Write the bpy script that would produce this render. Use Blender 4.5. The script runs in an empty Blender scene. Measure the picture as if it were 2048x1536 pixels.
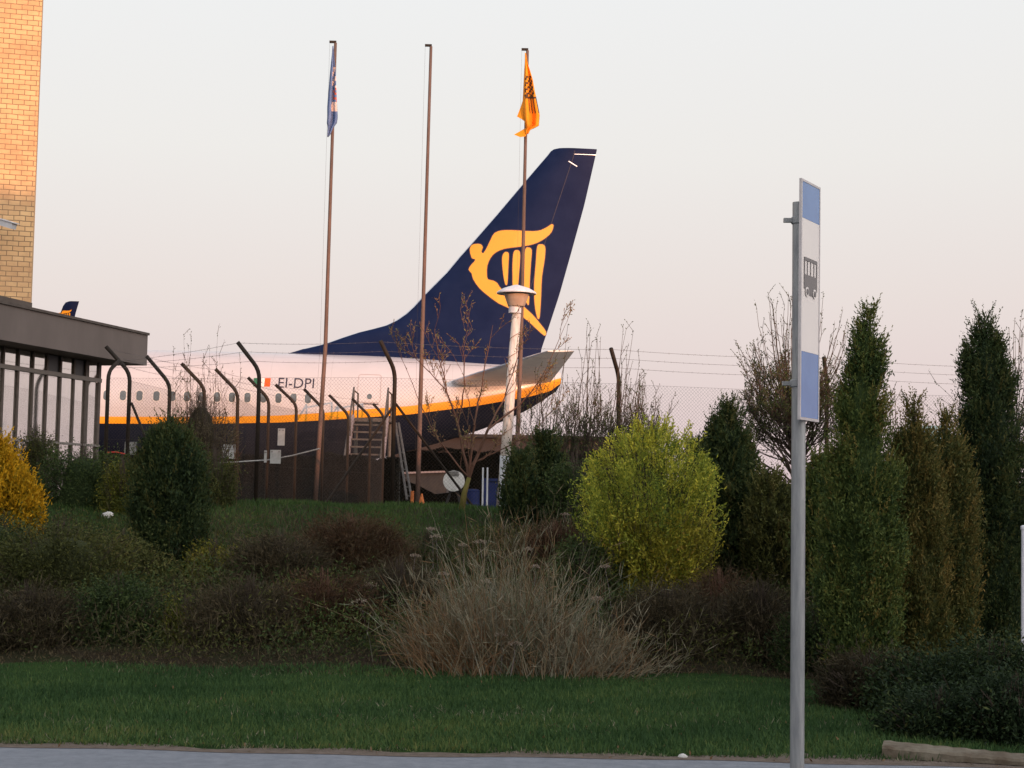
import bpy, bmesh, math, random
import numpy as np
from mathutils import Vector, Matrix
R = math.radians
sc = bpy.context.scene
col = sc.collection
random.seed(5)
rng = np.random.default_rng(5)

# ---------------------------------------------------------------- camera
F = 3400.0                                  # focal length in px of the 2048 px wide photograph
EYE = Vector((0, 0, 1.6))
cam_d = bpy.data.cameras.new('camera')
cam_d.sensor_width = 36; cam_d.lens = 36 * F / 2048
cam_d.clip_start = 0.1; cam_d.clip_end = 4000
cam = bpy.data.objects.new('camera', cam_d); col.objects.link(cam)
PITCH = math.atan(232 / F); ROLL = R(1.1)
ROT = Matrix.Rotation(math.pi / 2 + PITCH, 3, 'X') @ Matrix.Rotation(ROLL, 3, 'Z')
cam.matrix_world = Matrix.Translation(EYE) @ ROT.to_4x4()
sc.camera = cam
def at(px, py, Y):
    """world point at depth Y that is seen at pixel (px, py) of the photograph"""
    d = ROT @ Vector(((px - 1024) / F, -(py - 768) / F, -1))
    return EYE + d * (Y / d.y)

# ---------------------------------------------------------------- light
SUN_AZ, SUN_EL = R(30), R(6)                # low evening sun, behind the viewer and to the right
to_sun = Vector((math.sin(SUN_AZ) * math.cos(SUN_EL), -math.cos(SUN_AZ) * math.cos(SUN_EL), math.sin(SUN_EL)))
sd = bpy.data.lights.new('sun', 'SUN'); sd.energy = 4.1; sd.angle = R(0.5); sd.color = (1.0, 0.46, 0.24)
so = bpy.data.objects.new('sun', sd); col.objects.link(so)
so.rotation_euler = to_sun.to_track_quat('Z', 'Y').to_euler()
so.location = (20, -30, 20)
w = bpy.data.worlds.new('World'); sc.world = w; w.use_nodes = True
nt = w.node_tree; nt.nodes.clear()
N = nt.nodes.new; Lk = nt.links.new
out = N('ShaderNodeOutputWorld'); bg = N('ShaderNodeBackground')
sky = N('ShaderNodeTexSky'); sky.sky_type = 'NISHITA'; sky.sun_disc = False
sky.sun_elevation = SUN_EL; sky.sun_rotation = math.atan2(to_sun.x, to_sun.y)
sky.air_density = 1.0; sky.dust_density = 1.5; sky.ozone_density = 1.0
tc = N('ShaderNodeTexCoord'); sep = N('ShaderNodeSeparateXYZ'); ramp = N('ShaderNodeValToRGB')
Lk(tc.outputs['Generated'], sep.inputs[0]); Lk(sep.outputs['Z'], ramp.inputs['Fac'])
e = ramp.color_ramp.elements                # thin high cloud veil: pinkish low down, pale grey above
e[0].position = 0.0; e[0].color = (7.3, 5.8, 6.2, 1)
e[1].position = 1.0; e[1].color = (5.6, 6.2, 7.2, 1)
for p, c in ((0.06, (7.6, 6.2, 6.35, 1)), (0.12, (8.1, 7.1, 6.9, 1)), (0.20, (8.6, 8.2, 7.9, 1)), (0.30, (8.8, 8.75, 8.7, 1))):
    q = e.new(p); q.color = c
mx = N('ShaderNodeMix'); mx.data_type = 'RGBA'; mx.inputs[0].default_value = 0.82
Lk(sky.outputs[0], mx.inputs[6]); Lk(ramp.outputs[0], mx.inputs[7]); 
# the evening sky is brighter and warmer on the sun's side
dotn = N('ShaderNodeVectorMath'); dotn.operation = 'DOT_PRODUCT'; dotn.inputs[1].default_value = (to_sun.x * .95, to_sun.y * .95, .12)
Lk(tc.outputs['Generated'], dotn.inputs[0])
mr = N('ShaderNodeMapRange'); mr.inputs['From Min'].default_value = 0.0; mr.inputs['From Max'].default_value = 1.0; mr.inputs['To Min'].default_value = 0; mr.inputs['To Max'].default_value = 1
Lk(dotn.outputs['Value'], mr.inputs['Value'])
gl = N('ShaderNodeMix'); gl.data_type = 'RGBA'; gl.inputs[6].default_value = (1, 1, 1, 1); gl.inputs[7].default_value = (3.5, 3.3, 3.2, 1); Lk(mr.outputs[0], gl.inputs[0])
ml = N('ShaderNodeMix'); ml.data_type = 'RGBA'; ml.blend_type = 'MULTIPLY'; ml.inputs[0].default_value = 1; Lk(mx.outputs[2], ml.inputs[6]); Lk(gl.outputs[2], ml.inputs[7]); Lk(ml.outputs[2], bg.inputs[0])

bg.inputs[1].default_value = 0.115
Lk(bg.outputs[0], out.inputs[0])
sc.view_settings.view_transform = 'Standard'; sc.view_settings.look = 'None'
sc.view_settings.gamma = 1; sc.view_settings.exposure = 0.0

# ---------------------------------------------------------------- materials
def mat(name, c1, c2=None, rough=0.6, scale=5.0, metal=0.0, bump=0.0, detail=4, coord='Object', stretch=(1, 1, 1), spec=0.5, coat=0.0, bscale=None):
    m = bpy.data.materials.new(name); m.use_nodes = True
    t = m.node_tree; b = t.nodes['Principled BSDF']
    b.inputs['Roughness'].default_value = rough; b.inputs['Metallic'].default_value = metal
    b.inputs['Specular IOR Level'].default_value = spec if rough < .5 else min(spec, .12)
    b.inputs['Coat Weight'].default_value = coat; b.inputs['Coat Roughness'].default_value = 0.08
    b.inputs['Base Color'].default_value = (*c1, 1)
    cd = t.nodes.new('ShaderNodeTexCoord'); mp = t.nodes.new('ShaderNodeMapping'); mp.inputs['Scale'].default_value = stretch
    t.links.new(cd.outputs[coord], mp.inputs[0])
    if c2:
        n = t.nodes.new('ShaderNodeTexNoise'); n.inputs['Scale'].default_value = scale; n.inputs['Detail'].default_value = detail
        n.inputs['Roughness'].default_value = 0.65
        r = t.nodes.new('ShaderNodeValToRGB'); r.color_ramp.elements[0].position = 0.35; r.color_ramp.elements[1].position = 0.65
        r.color_ramp.elements[0].color = (*c1, 1); r.color_ramp.elements[1].color = (*c2, 1)
        t.links.new(mp.outputs[0], n.inputs['Vector']); t.links.new(n.outputs['Fac'], r.inputs[0]); t.links.new(r.outputs[0], b.inputs['Base Color'])
    if bump:
        n2 = t.nodes.new('ShaderNodeTexNoise'); n2.inputs['Scale'].default_value = bscale or scale * 4; n2.inputs['Detail'].default_value = 5
        bp = t.nodes.new('ShaderNodeBump'); bp.inputs['Strength'].default_value = bump; bp.inputs['Distance'].default_value = 0.02
        t.links.new(mp.outputs[0], n2.inputs['Vector']); t.links.new(n2.outputs['Fac'], bp.inputs['Height']); t.links.new(bp.outputs[0], b.inputs['Normal'])
    return m
def leafmat(name, cols, rough=0.65, trans=0.25):
    """foliage: colour picked by a per-leaf value between the given colours"""
    m = bpy.data.materials.new(name); m.use_nodes = True
    t = m.node_tree; b = t.nodes['Principled BSDF']; b.inputs['Roughness'].default_value = rough
    b.inputs['Specular IOR Level'].default_value = 0.12
    a = t.nodes.new('ShaderNodeAttribute'); a.attribute_name = 'tone'
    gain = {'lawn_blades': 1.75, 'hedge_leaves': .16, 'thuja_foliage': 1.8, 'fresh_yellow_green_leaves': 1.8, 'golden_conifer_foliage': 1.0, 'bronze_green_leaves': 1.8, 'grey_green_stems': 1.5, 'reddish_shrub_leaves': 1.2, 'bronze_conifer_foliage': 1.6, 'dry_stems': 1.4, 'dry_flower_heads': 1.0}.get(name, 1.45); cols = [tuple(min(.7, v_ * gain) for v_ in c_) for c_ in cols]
    r = t.nodes.new('ShaderNodeValToRGB'); el = r.color_ramp.elements
    el[0].color = (*cols[0], 1); el[1].color = (*cols[-1], 1)
    for i, c in enumerate(cols[1:-1]):
        q = el.new((i + 1) / (len(cols) - 1)); q.color = (*c, 1)
    t.links.new(a.outputs['Fac'], r.inputs[0]); t.links.new(r.outputs[0], b.inputs['Base Color'])
    tr = t.nodes.new('ShaderNodeBsdfTranslucent'); mxs = t.nodes.new('ShaderNodeMixShader'); mxs.inputs[0].default_value = trans
    t.links.new(r.outputs[0], tr.inputs[0]); t.links.new(b.outputs[0], mxs.inputs[1]); t.links.new(tr.outputs[0], mxs.inputs[2])
    t.links.new(mxs.outputs[0], t.nodes['Material Output'].inputs['Surface'])
    return m
M = {}
M['white'] = mat('white_paint', (.45, .425, .44), (.42, .40, .41), .32, .8, coat=.2)
M['yellow'] = mat('yellow_paint', (.68, .29, .008), (.64, .27, .007), .30, 1.5, coat=.25)
M['emblem'] = mat('emblem_yellow', (.60, .27, .006), None, .45)
M['navy'] = mat('navy_paint', (.004, .010, .040), (.007, .014, .048), .42, 1.2, spec=.05)
M['navy_outline'] = mat('maroon_outline', (.10, .028, .018), None, .4)
M['belly'] = mat('belly_navy_paint', (.005, .008, .018), (.008, .011, .022), .45, 1.2, spec=.05)
M['silver'] = mat('bare_metal', (.62, .66, .72), (.5, .55, .62), .35, 3, metal=.6)
M['under'] = mat('stabiliser_grey', (.70, .66, .60), (.62, .59, .54), .45, 2)
M['pane_dark'] = mat('cabin_window', (.05, .065, .075), (.09, .11, .12), .15, 4)
M['winframe'] = mat('window_surround', (.50, .48, .47), None, .4)
M['line'] = mat('door_line', (.35, .30, .30), None, .5)
M['reg'] = mat('registration_black', (.03, .03, .05), None, .5)
M['fgreen'] = mat('flag_green', (.03, .13, .07), None, .5)
M['forange'] = mat('flag_orange', (.80, .10, .02), None, .5)
M['tyre'] = mat('tyre_rubber', (.02, .02, .02), None, .8)
M['galv'] = mat('galvanised_steel', (.34, .35, .35), (.24, .25, .26), .5, 30, metal=.55, bump=.15, stretch=(1, 1, .15))
M['fence'] = mat('brown_fence_paint', (.020, .016, .013), (.030, .023, .018), .6, 12)
M['wire'] = mat('fence_wire', (.045, .04, .037), None, .7)
M['barb'] = mat('barbed_wire_steel', (.16, .14, .14), None, .6, metal=.3)
M['pole'] = mat('flagpole_wood', (.15, .095, .078), (.10, .068, .056), .55, 14, stretch=(1, 1, .2))
M['lamp_white'] = mat('lamp_cap_paint', (.60, .60, .64), (.48, .49, .53), .4, 12)
M['lamp_bowl'] = mat('lamp_bowl_plastic', (.44, .33, .26), (.52, .42, .34), .35, 8)
M['lamp_pole'] = mat('lamp_post_paint', (.62, .57, .52), (.45, .38, .33), .45, 14, stretch=(1, 1, .25))
M['wrap'] = mat('dark_wrap', (.20, .15, .13), None, .7)
M['cabinet'] = mat('cabinet_paint', (.50, .52, .55), (.42, .44, .47), .5, 9)
M['sign_blue'] = mat('sign_blue', (.045, .14, .36), (.07, .18, .42), .22, 3, coat=.25)
M['sign_beige'] = mat('sign_white', (.68, .63, .60), (.72, .67, .63), .25, 2, coat=.3)
M['sign_grey'] = mat('sign_grey', (.11, .10, .10), None, .35)
M['sign_frame'] = mat('sign_frame', (.55, .52, .52), (.45, .42, .42), .4, 10, metal=.3)
M['roof'] = mat('fascia_cladding', (.125, .105, .096), (.150, .126, .116), .75, 1.2, bump=.1, stretch=(1, 1, .5))
M['soffit'] = mat('soffit_paint', (.035, .03, .03), None, .8)
M['flash'] = mat('roof_felt', (.075, .062, .055), (.10, .085, .075), .85, 6)
M['mull'] = mat('mullion_paint', (.085, .072, .062), (.11, .09, .08), .5, 8)
M['transom'] = mat('transom_paint', (.20, .18, .165), None, .5)
M['wallp'] = mat('wall_panel', (.11, .10, .09), (.14, .125, .11), .7, 3)
M['bark'] = mat('bark', (.055, .040, .030), (.095, .07, .05), .85, 20, bump=.3)
M['bark_y'] = mat('greenish_bark', (.085, .080, .020), (.12, .10, .03), .8, 20)
M['twig'] = mat('twig_bark', (.040, .031, .025), (.070, .054, .044), .8, 6)
M['twig_red'] = mat('reddish_twig', (.13, .065, .045), (.09, .055, .04), .75, 6)
M['concrete'] = mat('weathered_concrete', (.17, .15, .115), (.09, .07, .05), .85, 6, bump=.5)
M['stone'] = mat('pale_stone', (.50, .49, .47), (.38, .37, .34), .8, 18, bump=.3)
M['placard'] = mat('placard_board', (.34, .34, .33), (.22, .22, .21), .6, 7)
M['tank'] = mat('tank_paint', (.50, .50, .48), (.38, .38, .36), .5, 8)
M['blue'] = mat('blue_paint', (.015, .022, .085), (.01, .018, .06), .5, 6)
M['dark'] = mat('dark_equipment', (.025, .025, .028), (.04, .038, .036), .6, 6)
M['pinkgrey'] = mat('stair_side_paint', (.20, .17, .175), None, .5)
M['red'] = mat('red_paint', (.45, .05, .035), None, .5)
M['rust'] = mat('orange_paint', (.55, .17, .05), (.35, .10, .03), .6, 15)
M['stair'] = mat('stair_metal', (.10, .092, .086), (.06, .056, .052), .5, 12)
M['hangar'] = mat('hangar_cladding', (.038, .028, .025), (.028, .022, .020), .8, .3)
M['hangar_roof'] = mat('hangar_roofing', (.03, .026, .025), None, .8)
M['teal'] = mat('pale_teal_sheet', (.16, .30, .36), None, .5)
M['cloth_blue'] = mat('flag_blue_cloth', (.10, .16, .32), (.14, .20, .36), .8, 6)
M['cloth_white'] = mat('flag_white_cloth', (.62, .50, .46), None, .8)
M['cloth_yellow'] = mat('flag_yellow_cloth', (.82, .30, .02), (.76, .26, .02), .8, 5)
M['cloth_navy'] = mat('flag_dark_cloth', (.10, .055, .03), None, .8)
M['red_cloth'] = mat('flag_red_cloth', (.45, .11, .08), None, .8)
M['plaster'] = mat('shade_caster_wall', (.34, .31, .28), (.30, .27, .24), .8, 2)
M['glass'] = mat('reflective_glass', (.80, .78, .73), (.72, .71, .67), .05, 1.5, metal=.95)
M['glass_dark'] = mat('open_dark_pane', (.015, .014, .014), None, .4)

def seams(m, pitch=2.03, wd=.012, dark=.80):
    t = m.node_tree; b = t.nodes['Principled BSDF']; src = b.inputs['Base Color'].links[0].from_socket if b.inputs['Base Color'].links else None
    c = t.nodes.new('ShaderNodeTexCoord'); sp = t.nodes.new('ShaderNodeSeparateXYZ'); t.links.new(c.outputs['Object'], sp.inputs[0])
    def line(sock, p, w_, off=0):
        a = t.nodes.new('ShaderNodeMath'); a.operation = 'ADD'; a.inputs[1].default_value = off + 500 * p; t.links.new(sock, a.inputs[0])
        q = t.nodes.new('ShaderNodeMath'); q.operation = 'MODULO'; q.inputs[1].default_value = p; t.links.new(a.outputs[0], q.inputs[0])
        l = t.nodes.new('ShaderNodeMath'); l.operation = 'LESS_THAN'; l.inputs[1].default_value = w_; t.links.new(q.outputs[0], l.inputs[0]); return l.outputs[0]
    a = line(sp.outputs['X'], pitch, wd); b2 = line(sp.outputs['Z'], .93, wd * .7, .2); mxn = t.nodes.new('ShaderNodeMath'); mxn.operation = 'MAXIMUM'; t.links.new(a, mxn.inputs[0]); t.links.new(b2, mxn.inputs[1])
    mc = t.nodes.new('ShaderNodeMix'); mc.data_type = 'RGBA'; mc.blend_type = 'MULTIPLY'; mc.inputs[7].default_value = (dark, dark, dark, 1); t.links.new(mxn.outputs[0], mc.inputs[0]); t.links.new(src, mc.inputs[6]); t.links.new(mc.outputs[2], b.inputs['Base Color'])
seams(M['white'])
# yellow brick
def brick():
    m = bpy.data.materials.new('yellow_brick'); m.use_nodes = True
    t = m.node_tree; b = t.nodes['Principled BSDF']; b.inputs['Roughness'].default_value = .85; b.inputs['Specular IOR Level'].default_value = .2
    u = t.nodes.new('ShaderNodeUVMap'); bt = t.nodes.new('ShaderNodeTexBrick')
    bt.inputs['Scale'].default_value = 1; bt.inputs['Brick Width'].default_value = .2; bt.inputs['Row Height'].default_value = .092
    bt.inputs['Mortar Size'].default_value = .008; bt.inputs['Mortar Smooth'].default_value = .35; bt.inputs['Bias'].default_value = -.1
    bt.inputs['Color1'].default_value = (.64, .42, .215, 1); bt.inputs['Color2'].default_value = (.55, .34, .17, 1); bt.inputs['Mortar'].default_value = (.20, .14, .085, 1)
    dn = t.nodes.new('ShaderNodeTexNoise'); dn.inputs['Scale'].default_value = 6; dm = t.nodes.new('ShaderNodeMix'); dm.data_type = 'VECTOR'; dm.inputs[0].default_value = .018
    t.links.new(u.outputs[0], dn.inputs['Vector']); t.links.new(u.outputs[0], dm.inputs[4]); t.links.new(dn.outputs['Color'], dm.inputs[5]); t.links.new(dm.outputs[1], bt.inputs['Vector'])
    n = t.nodes.new('ShaderNodeTexNoise'); n.inputs['Scale'].default_value = 1.1; n.inputs['Detail'].default_value = 6; n.inputs['Roughness'].default_value = .7
    r = t.nodes.new('ShaderNodeValToRGB'); r.color_ramp.elements[0].position = .45; r.color_ramp.elements[1].position = .68
    r.color_ramp.elements[0].color = (0, 0, 0, 1); r.color_ramp.elements[1].color = (.6, .6, .6, 1)
    mxx = t.nodes.new('ShaderNodeMix'); mxx.data_type = 'RGBA'; mxx.inputs[7].default_value = (.34, .20, .11, 1)
    t.links.new(u.outputs[0], n.inputs['Vector']); t.links.new(n.outputs['Fac'], r.inputs[0]); t.links.new(r.outputs[0], mxx.inputs[0])
    t.links.new(bt.outputs['Color'], mxx.inputs[6]); t.links.new(mxx.outputs[2], b.inputs['Base Color'])
    bp = t.nodes.new('ShaderNodeBump'); bp.inputs['Strength'].default_value = .5; bp.inputs['Distance'].default_value = .008; bp.invert = True
    t.links.new(bt.outputs['Fac'], bp.inputs['Height']); t.links.new(bp.outputs[0], b.inputs['Normal'])
    return m
M['brick'] = brick()

# ---------------------------------------------------------------- helpers
def tag(o, label=None, cat=None, group=None, kind=None):
    if label: o['label'] = label
    if cat: o['category'] = cat
    if group: o['group'] = group
    if kind: o['kind'] = kind
    return o
def empty(name, loc):
    o = bpy.data.objects.new(name, None); col.objects.link(o); o.location = loc; o.empty_display_size = .2
    return o
def link(name, me, parent=None, loc=None):
    o = bpy.data.objects.new(name, me); col.objects.link(o)
    if parent is not None:
        o.parent = parent
    if loc is not None: o.location = loc
    return o
def wloc(o):
    v = Vector((0, 0, 0))
    while o is not None:
        v += Vector(o.location); o = o.parent
    return v
class MB:
    """collects shapes given in world coordinates; build() links them as one mesh"""
    def __init__(s): s.v = []; s.f = []; s.m = []; s.uv = {}
    def add(s, vs, fs, mi=0):
        n = len(s.v); s.v += [tuple(v) for v in vs]; s.f += [tuple(i + n for i in f) for f in fs]; s.m += [mi] * len(fs)
    def box(s, c, size, rz=0, mi=0, axis=None):
        hx, hy, hz = size[0] / 2, size[1] / 2, size[2] / 2
        cs, sn = math.cos(rz), math.sin(rz)
        vs = []
        for z in (-hz, hz):
            for x, y in ((-hx, -hy), (hx, -hy), (hx, hy), (-hx, hy)):
                vs.append((c[0] + x * cs - y * sn, c[1] + x * sn + y * cs, c[2] + z))
        s.add(vs, [(3, 2, 1, 0), (4, 5, 6, 7), (0, 1, 5, 4), (1, 2, 6, 5), (2, 3, 7, 6), (3, 0, 4, 7)], mi)
    def hexa(s, b4, t4, mi=0):
        s.add(list(b4) + list(t4), [(3, 2, 1, 0), (4, 5, 6, 7), (0, 1, 5, 4), (1, 2, 6, 5), (2, 3, 7, 6), (3, 0, 4, 7)], mi)
    def bar(s, a, b, w, d, mi=0, up=(0, 0, 1)):
        a = Vector(a); b = Vector(b); ax = (b - a).normalized(); u = Vector(up)
        if abs(ax.dot(u)) > .99: u = Vector((0, 1, 0))
        x = ax.cross(u).normalized() * (w / 2); y = ax.cross(x).normalized() * (d / 2)
        s.hexa([a - x - y, a + x - y, a + x + y, a - x + y], [b - x - y, b + x - y, b + x + y, b - x + y], mi)
    def tube(s, pts, rad, seg=8, mi=0, cap=True):
        pts = [Vector(p) for p in pts]; n = len(pts)
        rr = rad if isinstance(rad, (list, tuple)) else [rad] * n
        vs = []; fs = []
        ref = None
        for i, p in enumerate(pts):
            t = (pts[min(i + 1, n - 1)] - pts[max(i - 1, 0)]).normalized()
            if ref is None: ref = t.orthogonal().normalized()
            x = (ref - t * ref.dot(t)).normalized(); ref = x; y = t.cross(x)
            for k in range(seg):
                a = 2 * math.pi * k / seg; vs.append(p + (x * math.cos(a) + y * math.sin(a)) * rr[i])
        for i in range(n - 1):
            for k in range(seg):
                k2 = (k + 1) % seg; fs.append((i * seg + k, i * seg + k2, (i + 1) * seg + k2, (i + 1) * seg + k))
        if cap: fs.append(tuple(range(seg - 1, -1, -1))); fs.append(tuple(range((n - 1) * seg, n * seg)))
        s.add(vs, fs, mi)
    def lathe(s, c, prof, seg=32, mi=0, axis=(0, 0, 1)):
        ax = Vector(axis).normalized(); x = ax.orthogonal().normalized(); y = ax.cross(x); vs = []; fs = []
        for r, z in prof:
            for k in range(seg):
                a = 2 * math.pi * k / seg; vs.append(Vector(c) + ax * z + (x * math.cos(a) + y * math.sin(a)) * max(r, 1e-4))
        for i in range(len(prof) - 1):
            for k in range(seg):
                k2 = (k + 1) % seg; fs.append((i * seg + k, i * seg + k2, (i + 1) * seg + k2, (i + 1) * seg + k))
        fs.append(tuple(range(seg - 1, -1, -1))); n = len(prof); fs.append(tuple(range((n - 1) * seg, n * seg)))
        s.add(vs, fs, mi)
    def build(s, name, mats, parent=None, origin=None, smooth=False):
        me = bpy.data.meshes.new(name)
        o = Vector(origin) if origin is not None else (wloc(parent) if parent is not None else Vector((0, 0, 0)))
        me.from_pydata([(float(v[0] - o[0]), float(v[1] - o[1]), float(v[2] - o[2])) for v in s.v], [], [tuple(int(i) for i in f) for f in s.f])
        mats = mats if isinstance(mats, (list, tuple)) else [mats]
        for m in mats: me.materials.append(m)
        me.polygons.foreach_set('material_index', np.array(s.m, dtype=np.int32))
        if smooth: me.polygons.foreach_set('use_smooth', np.ones(len(me.polygons), dtype=bool))
        me.update()
        ob = link(name, me, parent)
        if parent is None: ob.location = o
        elif origin is not None: ob.location = o - wloc(parent)
        return ob
def autosmooth(o, ang=40):
    me = o.data
    me.polygons.foreach_set('use_smooth', np.ones(len(me.polygons), dtype=bool))
    me.set_sharp_from_angle(angle=R(ang))
def arrays_mesh(name, V, k, mats, parent=None, origin=None, tone=None, smooth=False, extra=None):
    """V: (n*k,3) vertices, every k of them one face; extra = (verts, faces, tone) added with the same material"""
    o = np.array(origin if origin is not None else (wloc(parent) if parent is not None else (0, 0, 0)), dtype=float)
    nv = len(V); nf = nv // k
    lv = np.arange(nv, dtype=np.int32); ls = np.arange(0, nv, k, dtype=np.int32)
    tn = tone if tone is not None else np.zeros(nv)
    if extra is not None:
        ev, ef, et = extra; ev = np.array(ev, dtype=float); kk = len(ef[0])
        lv = np.concatenate([lv, np.array(ef, dtype=np.int32).ravel() + nv])
        ls = np.concatenate([ls, nv + np.arange(0, len(ef) * kk, kk, dtype=np.int32)])
        V = np.concatenate([V, ev]); tn = np.concatenate([tn, np.full(len(ev), et)]) if np.isscalar(et) else np.concatenate([tn, et])
    V = V - o
    me = bpy.data.meshes.new(name)
    me.vertices.add(len(V)); me.vertices.foreach_set('co', V.astype(np.float32).ravel())
    me.loops.add(len(lv)); me.loops.foreach_set('vertex_index', lv)
    me.polygons.add(len(ls)); me.polygons.foreach_set('loop_start', ls)
    me.update(calc_edges=True)
    a = me.attributes.new('tone', 'FLOAT', 'POINT'); a.data.foreach_set('value', np.clip(tn, 0, 1).astype(np.float32))
    me.materials.append(mats)
    ob = link(name, me, parent)
    if parent is None: ob.location = o
    return ob
def unit(a): return a / (np.linalg.norm(a, axis=1, keepdims=True) + 1e-9)
def blades(P, D, L, W, bend=None):
    """diamond leaves: base P, direction D"""
    n = len(P); D = unit(D); S = unit(np.cross(D, rng.normal(size=(n, 3))))
    L = np.broadcast_to(np.asarray(L, float).reshape(-1, 1), (n, 1)); W = np.broadcast_to(np.asarray(W, float).reshape(-1, 1), (n, 1))
    tip = P + D * L
    if bend is not None: tip = tip + bend
    mid = P + D * L * .5
    return np.stack([P, mid + S * W / 2, tip, mid - S * W / 2], 1).reshape(-1, 3)
def strips(segs, sides=3):
    """segs: list of (p0, p1, r0, r1) -> quads of thin tubes"""
    A = np.array([s_[0] for s_ in segs], float); B = np.array([s_[1] for s_ in segs], float)
    r0 = np.array([s_[2] for s_ in segs])[:, None]; r1 = np.array([s_[3] for s_ in segs])[:, None]
    D = unit(B - A); ref = np.where(np.abs(D[:, 2:3]) > .9, np.array([[1., 0, 0]]), np.array([[0, 0, 1.]]))
    X = unit(np.cross(D, ref)); Y = np.cross(D, X)
    q = []
    for k in range(sides):
        a = 2 * math.pi * k / sides; b = 2 * math.pi * (k + 1) / sides
        va = X * math.cos(a) + Y * math.sin(a); vb = X * math.cos(b) + Y * math.sin(b)
        q.append(np.stack([A + va * r0, A + vb * r0, B + vb * r1, B + va * r1], 1))
    return np.concatenate(q, 0).reshape(-1, 3)

# ---------------------------------------------------------------- terrain
HILL_TOP = 1.45
def gz(x, y):
    """height of the ground: flat verge, planted bank, then the airfield"""
    def sm(t): t = max(0., min(1., t)); return t * t * (3 - 2 * t)
    start = 15.3 + .25 * math.sin(x * .9) + .15 * math.sin(x * 2.3 + 1)
    t = max(0, min(1, (y - start) / (24.6 - start)))
    z = HILL_TOP * (t + .04 * math.sin(t * math.pi * 2) * -1)
    if y > 30: z = HILL_TOP - (HILL_TOP - .9) * sm((y - 30) / 8)
    if start < y < 30: z += .03 * math.sin(x * 3.1 + y * 1.7) * min(1, (y - start))
    return z
def gpos(px, Y):
    """ground point under the column px of the photograph at depth Y"""
    x = at(px, 1000, Y).x
    for _ in range(3):
        z = gz(x, Y)
        py = 1000 + (1.6 - z) / Y * F + (px - 1024) * .019
        x = at(px, py, Y).x
    return Vector((x, Y, gz(x, Y)))
verge_m = mat('lawn_soil', (.012, .030, .008), (.022, .045, .010), .95, 3, bump=.4, bscale=60, spec=.05)
bank_m = mat('bank_soil', (.026, .018, .012), (.020, .026, .010), .95, 1.6, bump=.5, bscale=40, spec=.05)
apron_m = mat('apron_surface', (.24, .22, .20), (.19, .18, .17), .9, .4)
def sheet(name, xs, ys, zf, m, kind='structure'):
    vs = [(x, y, zf(x, y)) for y in ys for x in xs]; nx = len(xs)
    fs = [(j * nx + i, j * nx + i + 1, (j + 1) * nx + i + 1, (j + 1) * nx + i) for j in range(len(ys) - 1) for i in range(nx - 1)]
    b = MB(); b.add(vs, fs); o = b.build(name, m, smooth=True); tag(o, kind=kind); return o
xs_far = [-1500, -400, -120, -60, -40] + list(np.arange(-30, 30.1, .5)) + [40, 60, 120, 400, 1500]
ROAD_Y = 10.72
def edge(x): return ROAD_Y + .035 * math.sin(x * 1.7) + .02 * math.sin(x * 5.1 + 1)
g = sheet('ground', xs_far, [-400, -100, -12, 8, 10.2] + list(np.arange(10.6, 40.1, .4)) + [60, 120, 300, 1000, 2600], lambda x, y: (gz(x, y) if y > 9 else 0.0) - .004, bank_m)
lawn = sheet('grass_verge', list(np.arange(-14, 14.1, .25)), [0, .12, .3, .6, 1.0], lambda x, t: 0, verge_m)
for v in lawn.data.vertices:                     # lawn runs from the road edge to the foot of the planting
    y0, y1 = edge(v.co.x) + .10 + .05 * math.sin(v.co.x * 7), 15.5 + .25 * math.sin(v.co.x * .9)
    v.co.y = y0 + (y1 - y0) * v.co.y; v.co.z = gz(v.co.x, v.co.y) + .004
road_m = mat('asphalt', (.165, .180, .205), (.215, .230, .255), .9, 9, bump=.6, bscale=160, detail=8)
road = sheet('road', list(np.arange(-30, 30.1, .25)), [0, 1], lambda x, t: .006, road_m)
for v in road.data.vertices:
    v.co.y = -6 if v.co.y < .5 else edge(v.co.x)
dirt_m = mat('gravel_edge', (.10, .078, .060), (.15, .12, .10), .95, 12, bump=.8, bscale=70)
dirt = sheet('gravel_strip', list(np.arange(-14, 14.1, .1)), [0, 1], lambda x, t: .0085, dirt_m)
for v in dirt.data.vertices:
    x = v.co.x
    v.co.y = edge(x) - .05 if v.co.y < .5 else edge(x) + .16 + .05 * math.sin(x * 4.3) + .04 * math.sin(x * 11) + .30 * max(0, 1 - abs(x - 2.5) / 1.2)
sheet('apron', [-200, 0, 200], [40.5, 60, 400], lambda x, y: .905, apron_m)

# ---------------------------------------------------------------- buildings
SX, SY = .2496, .9683                                     # direction in which the fascia recedes
def Lp(x0, s, z, off=0):                                   # point on the line X = x0 + .2576*Y, s metres beyond Y=20
    y = 20 + s * SY; return Vector((x0 + .2576 * y + off * SY, y - off * SX, z))
def s_for(x0, px):                                         # distance along the line that is seen at column px
    u = (px - 1024) / F; y = x0 / (u - .2576); return (y - 20) / SY
FX, WX = -15.4, -16.05
bl = empty('station_building', Vector((-12, 26, 1.3)))
tag(bl, 'low building with thick grey brown roof fascia and tall narrow window panes at left edge', 'building')
s1 = s_for(FX, 291)
zt, zb = 4.62, 4.04
mb = MB()
A0, A1 = Lp(FX, -2, zb), Lp(FX, s1, zb)
B1 = A1 + Vector((-12, 3.1, 0)); B0 = A0 + Vector((-12, 3.1, 0))
mb.hexa([A0, A1, B1, B0], [p + Vector((0, 0, zt - zb)) for p in (A0, A1, B1, B0)])
roof = mb.build('roof', M['roof'], bl)
mb = MB(); h = Vector((0, 0, .045)); o_ = Vector((.03, -.01, 0))
t0, t1 = Lp(FX, -2, zt + .003), Lp(FX, s1 + .02, zt + .003)
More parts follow.
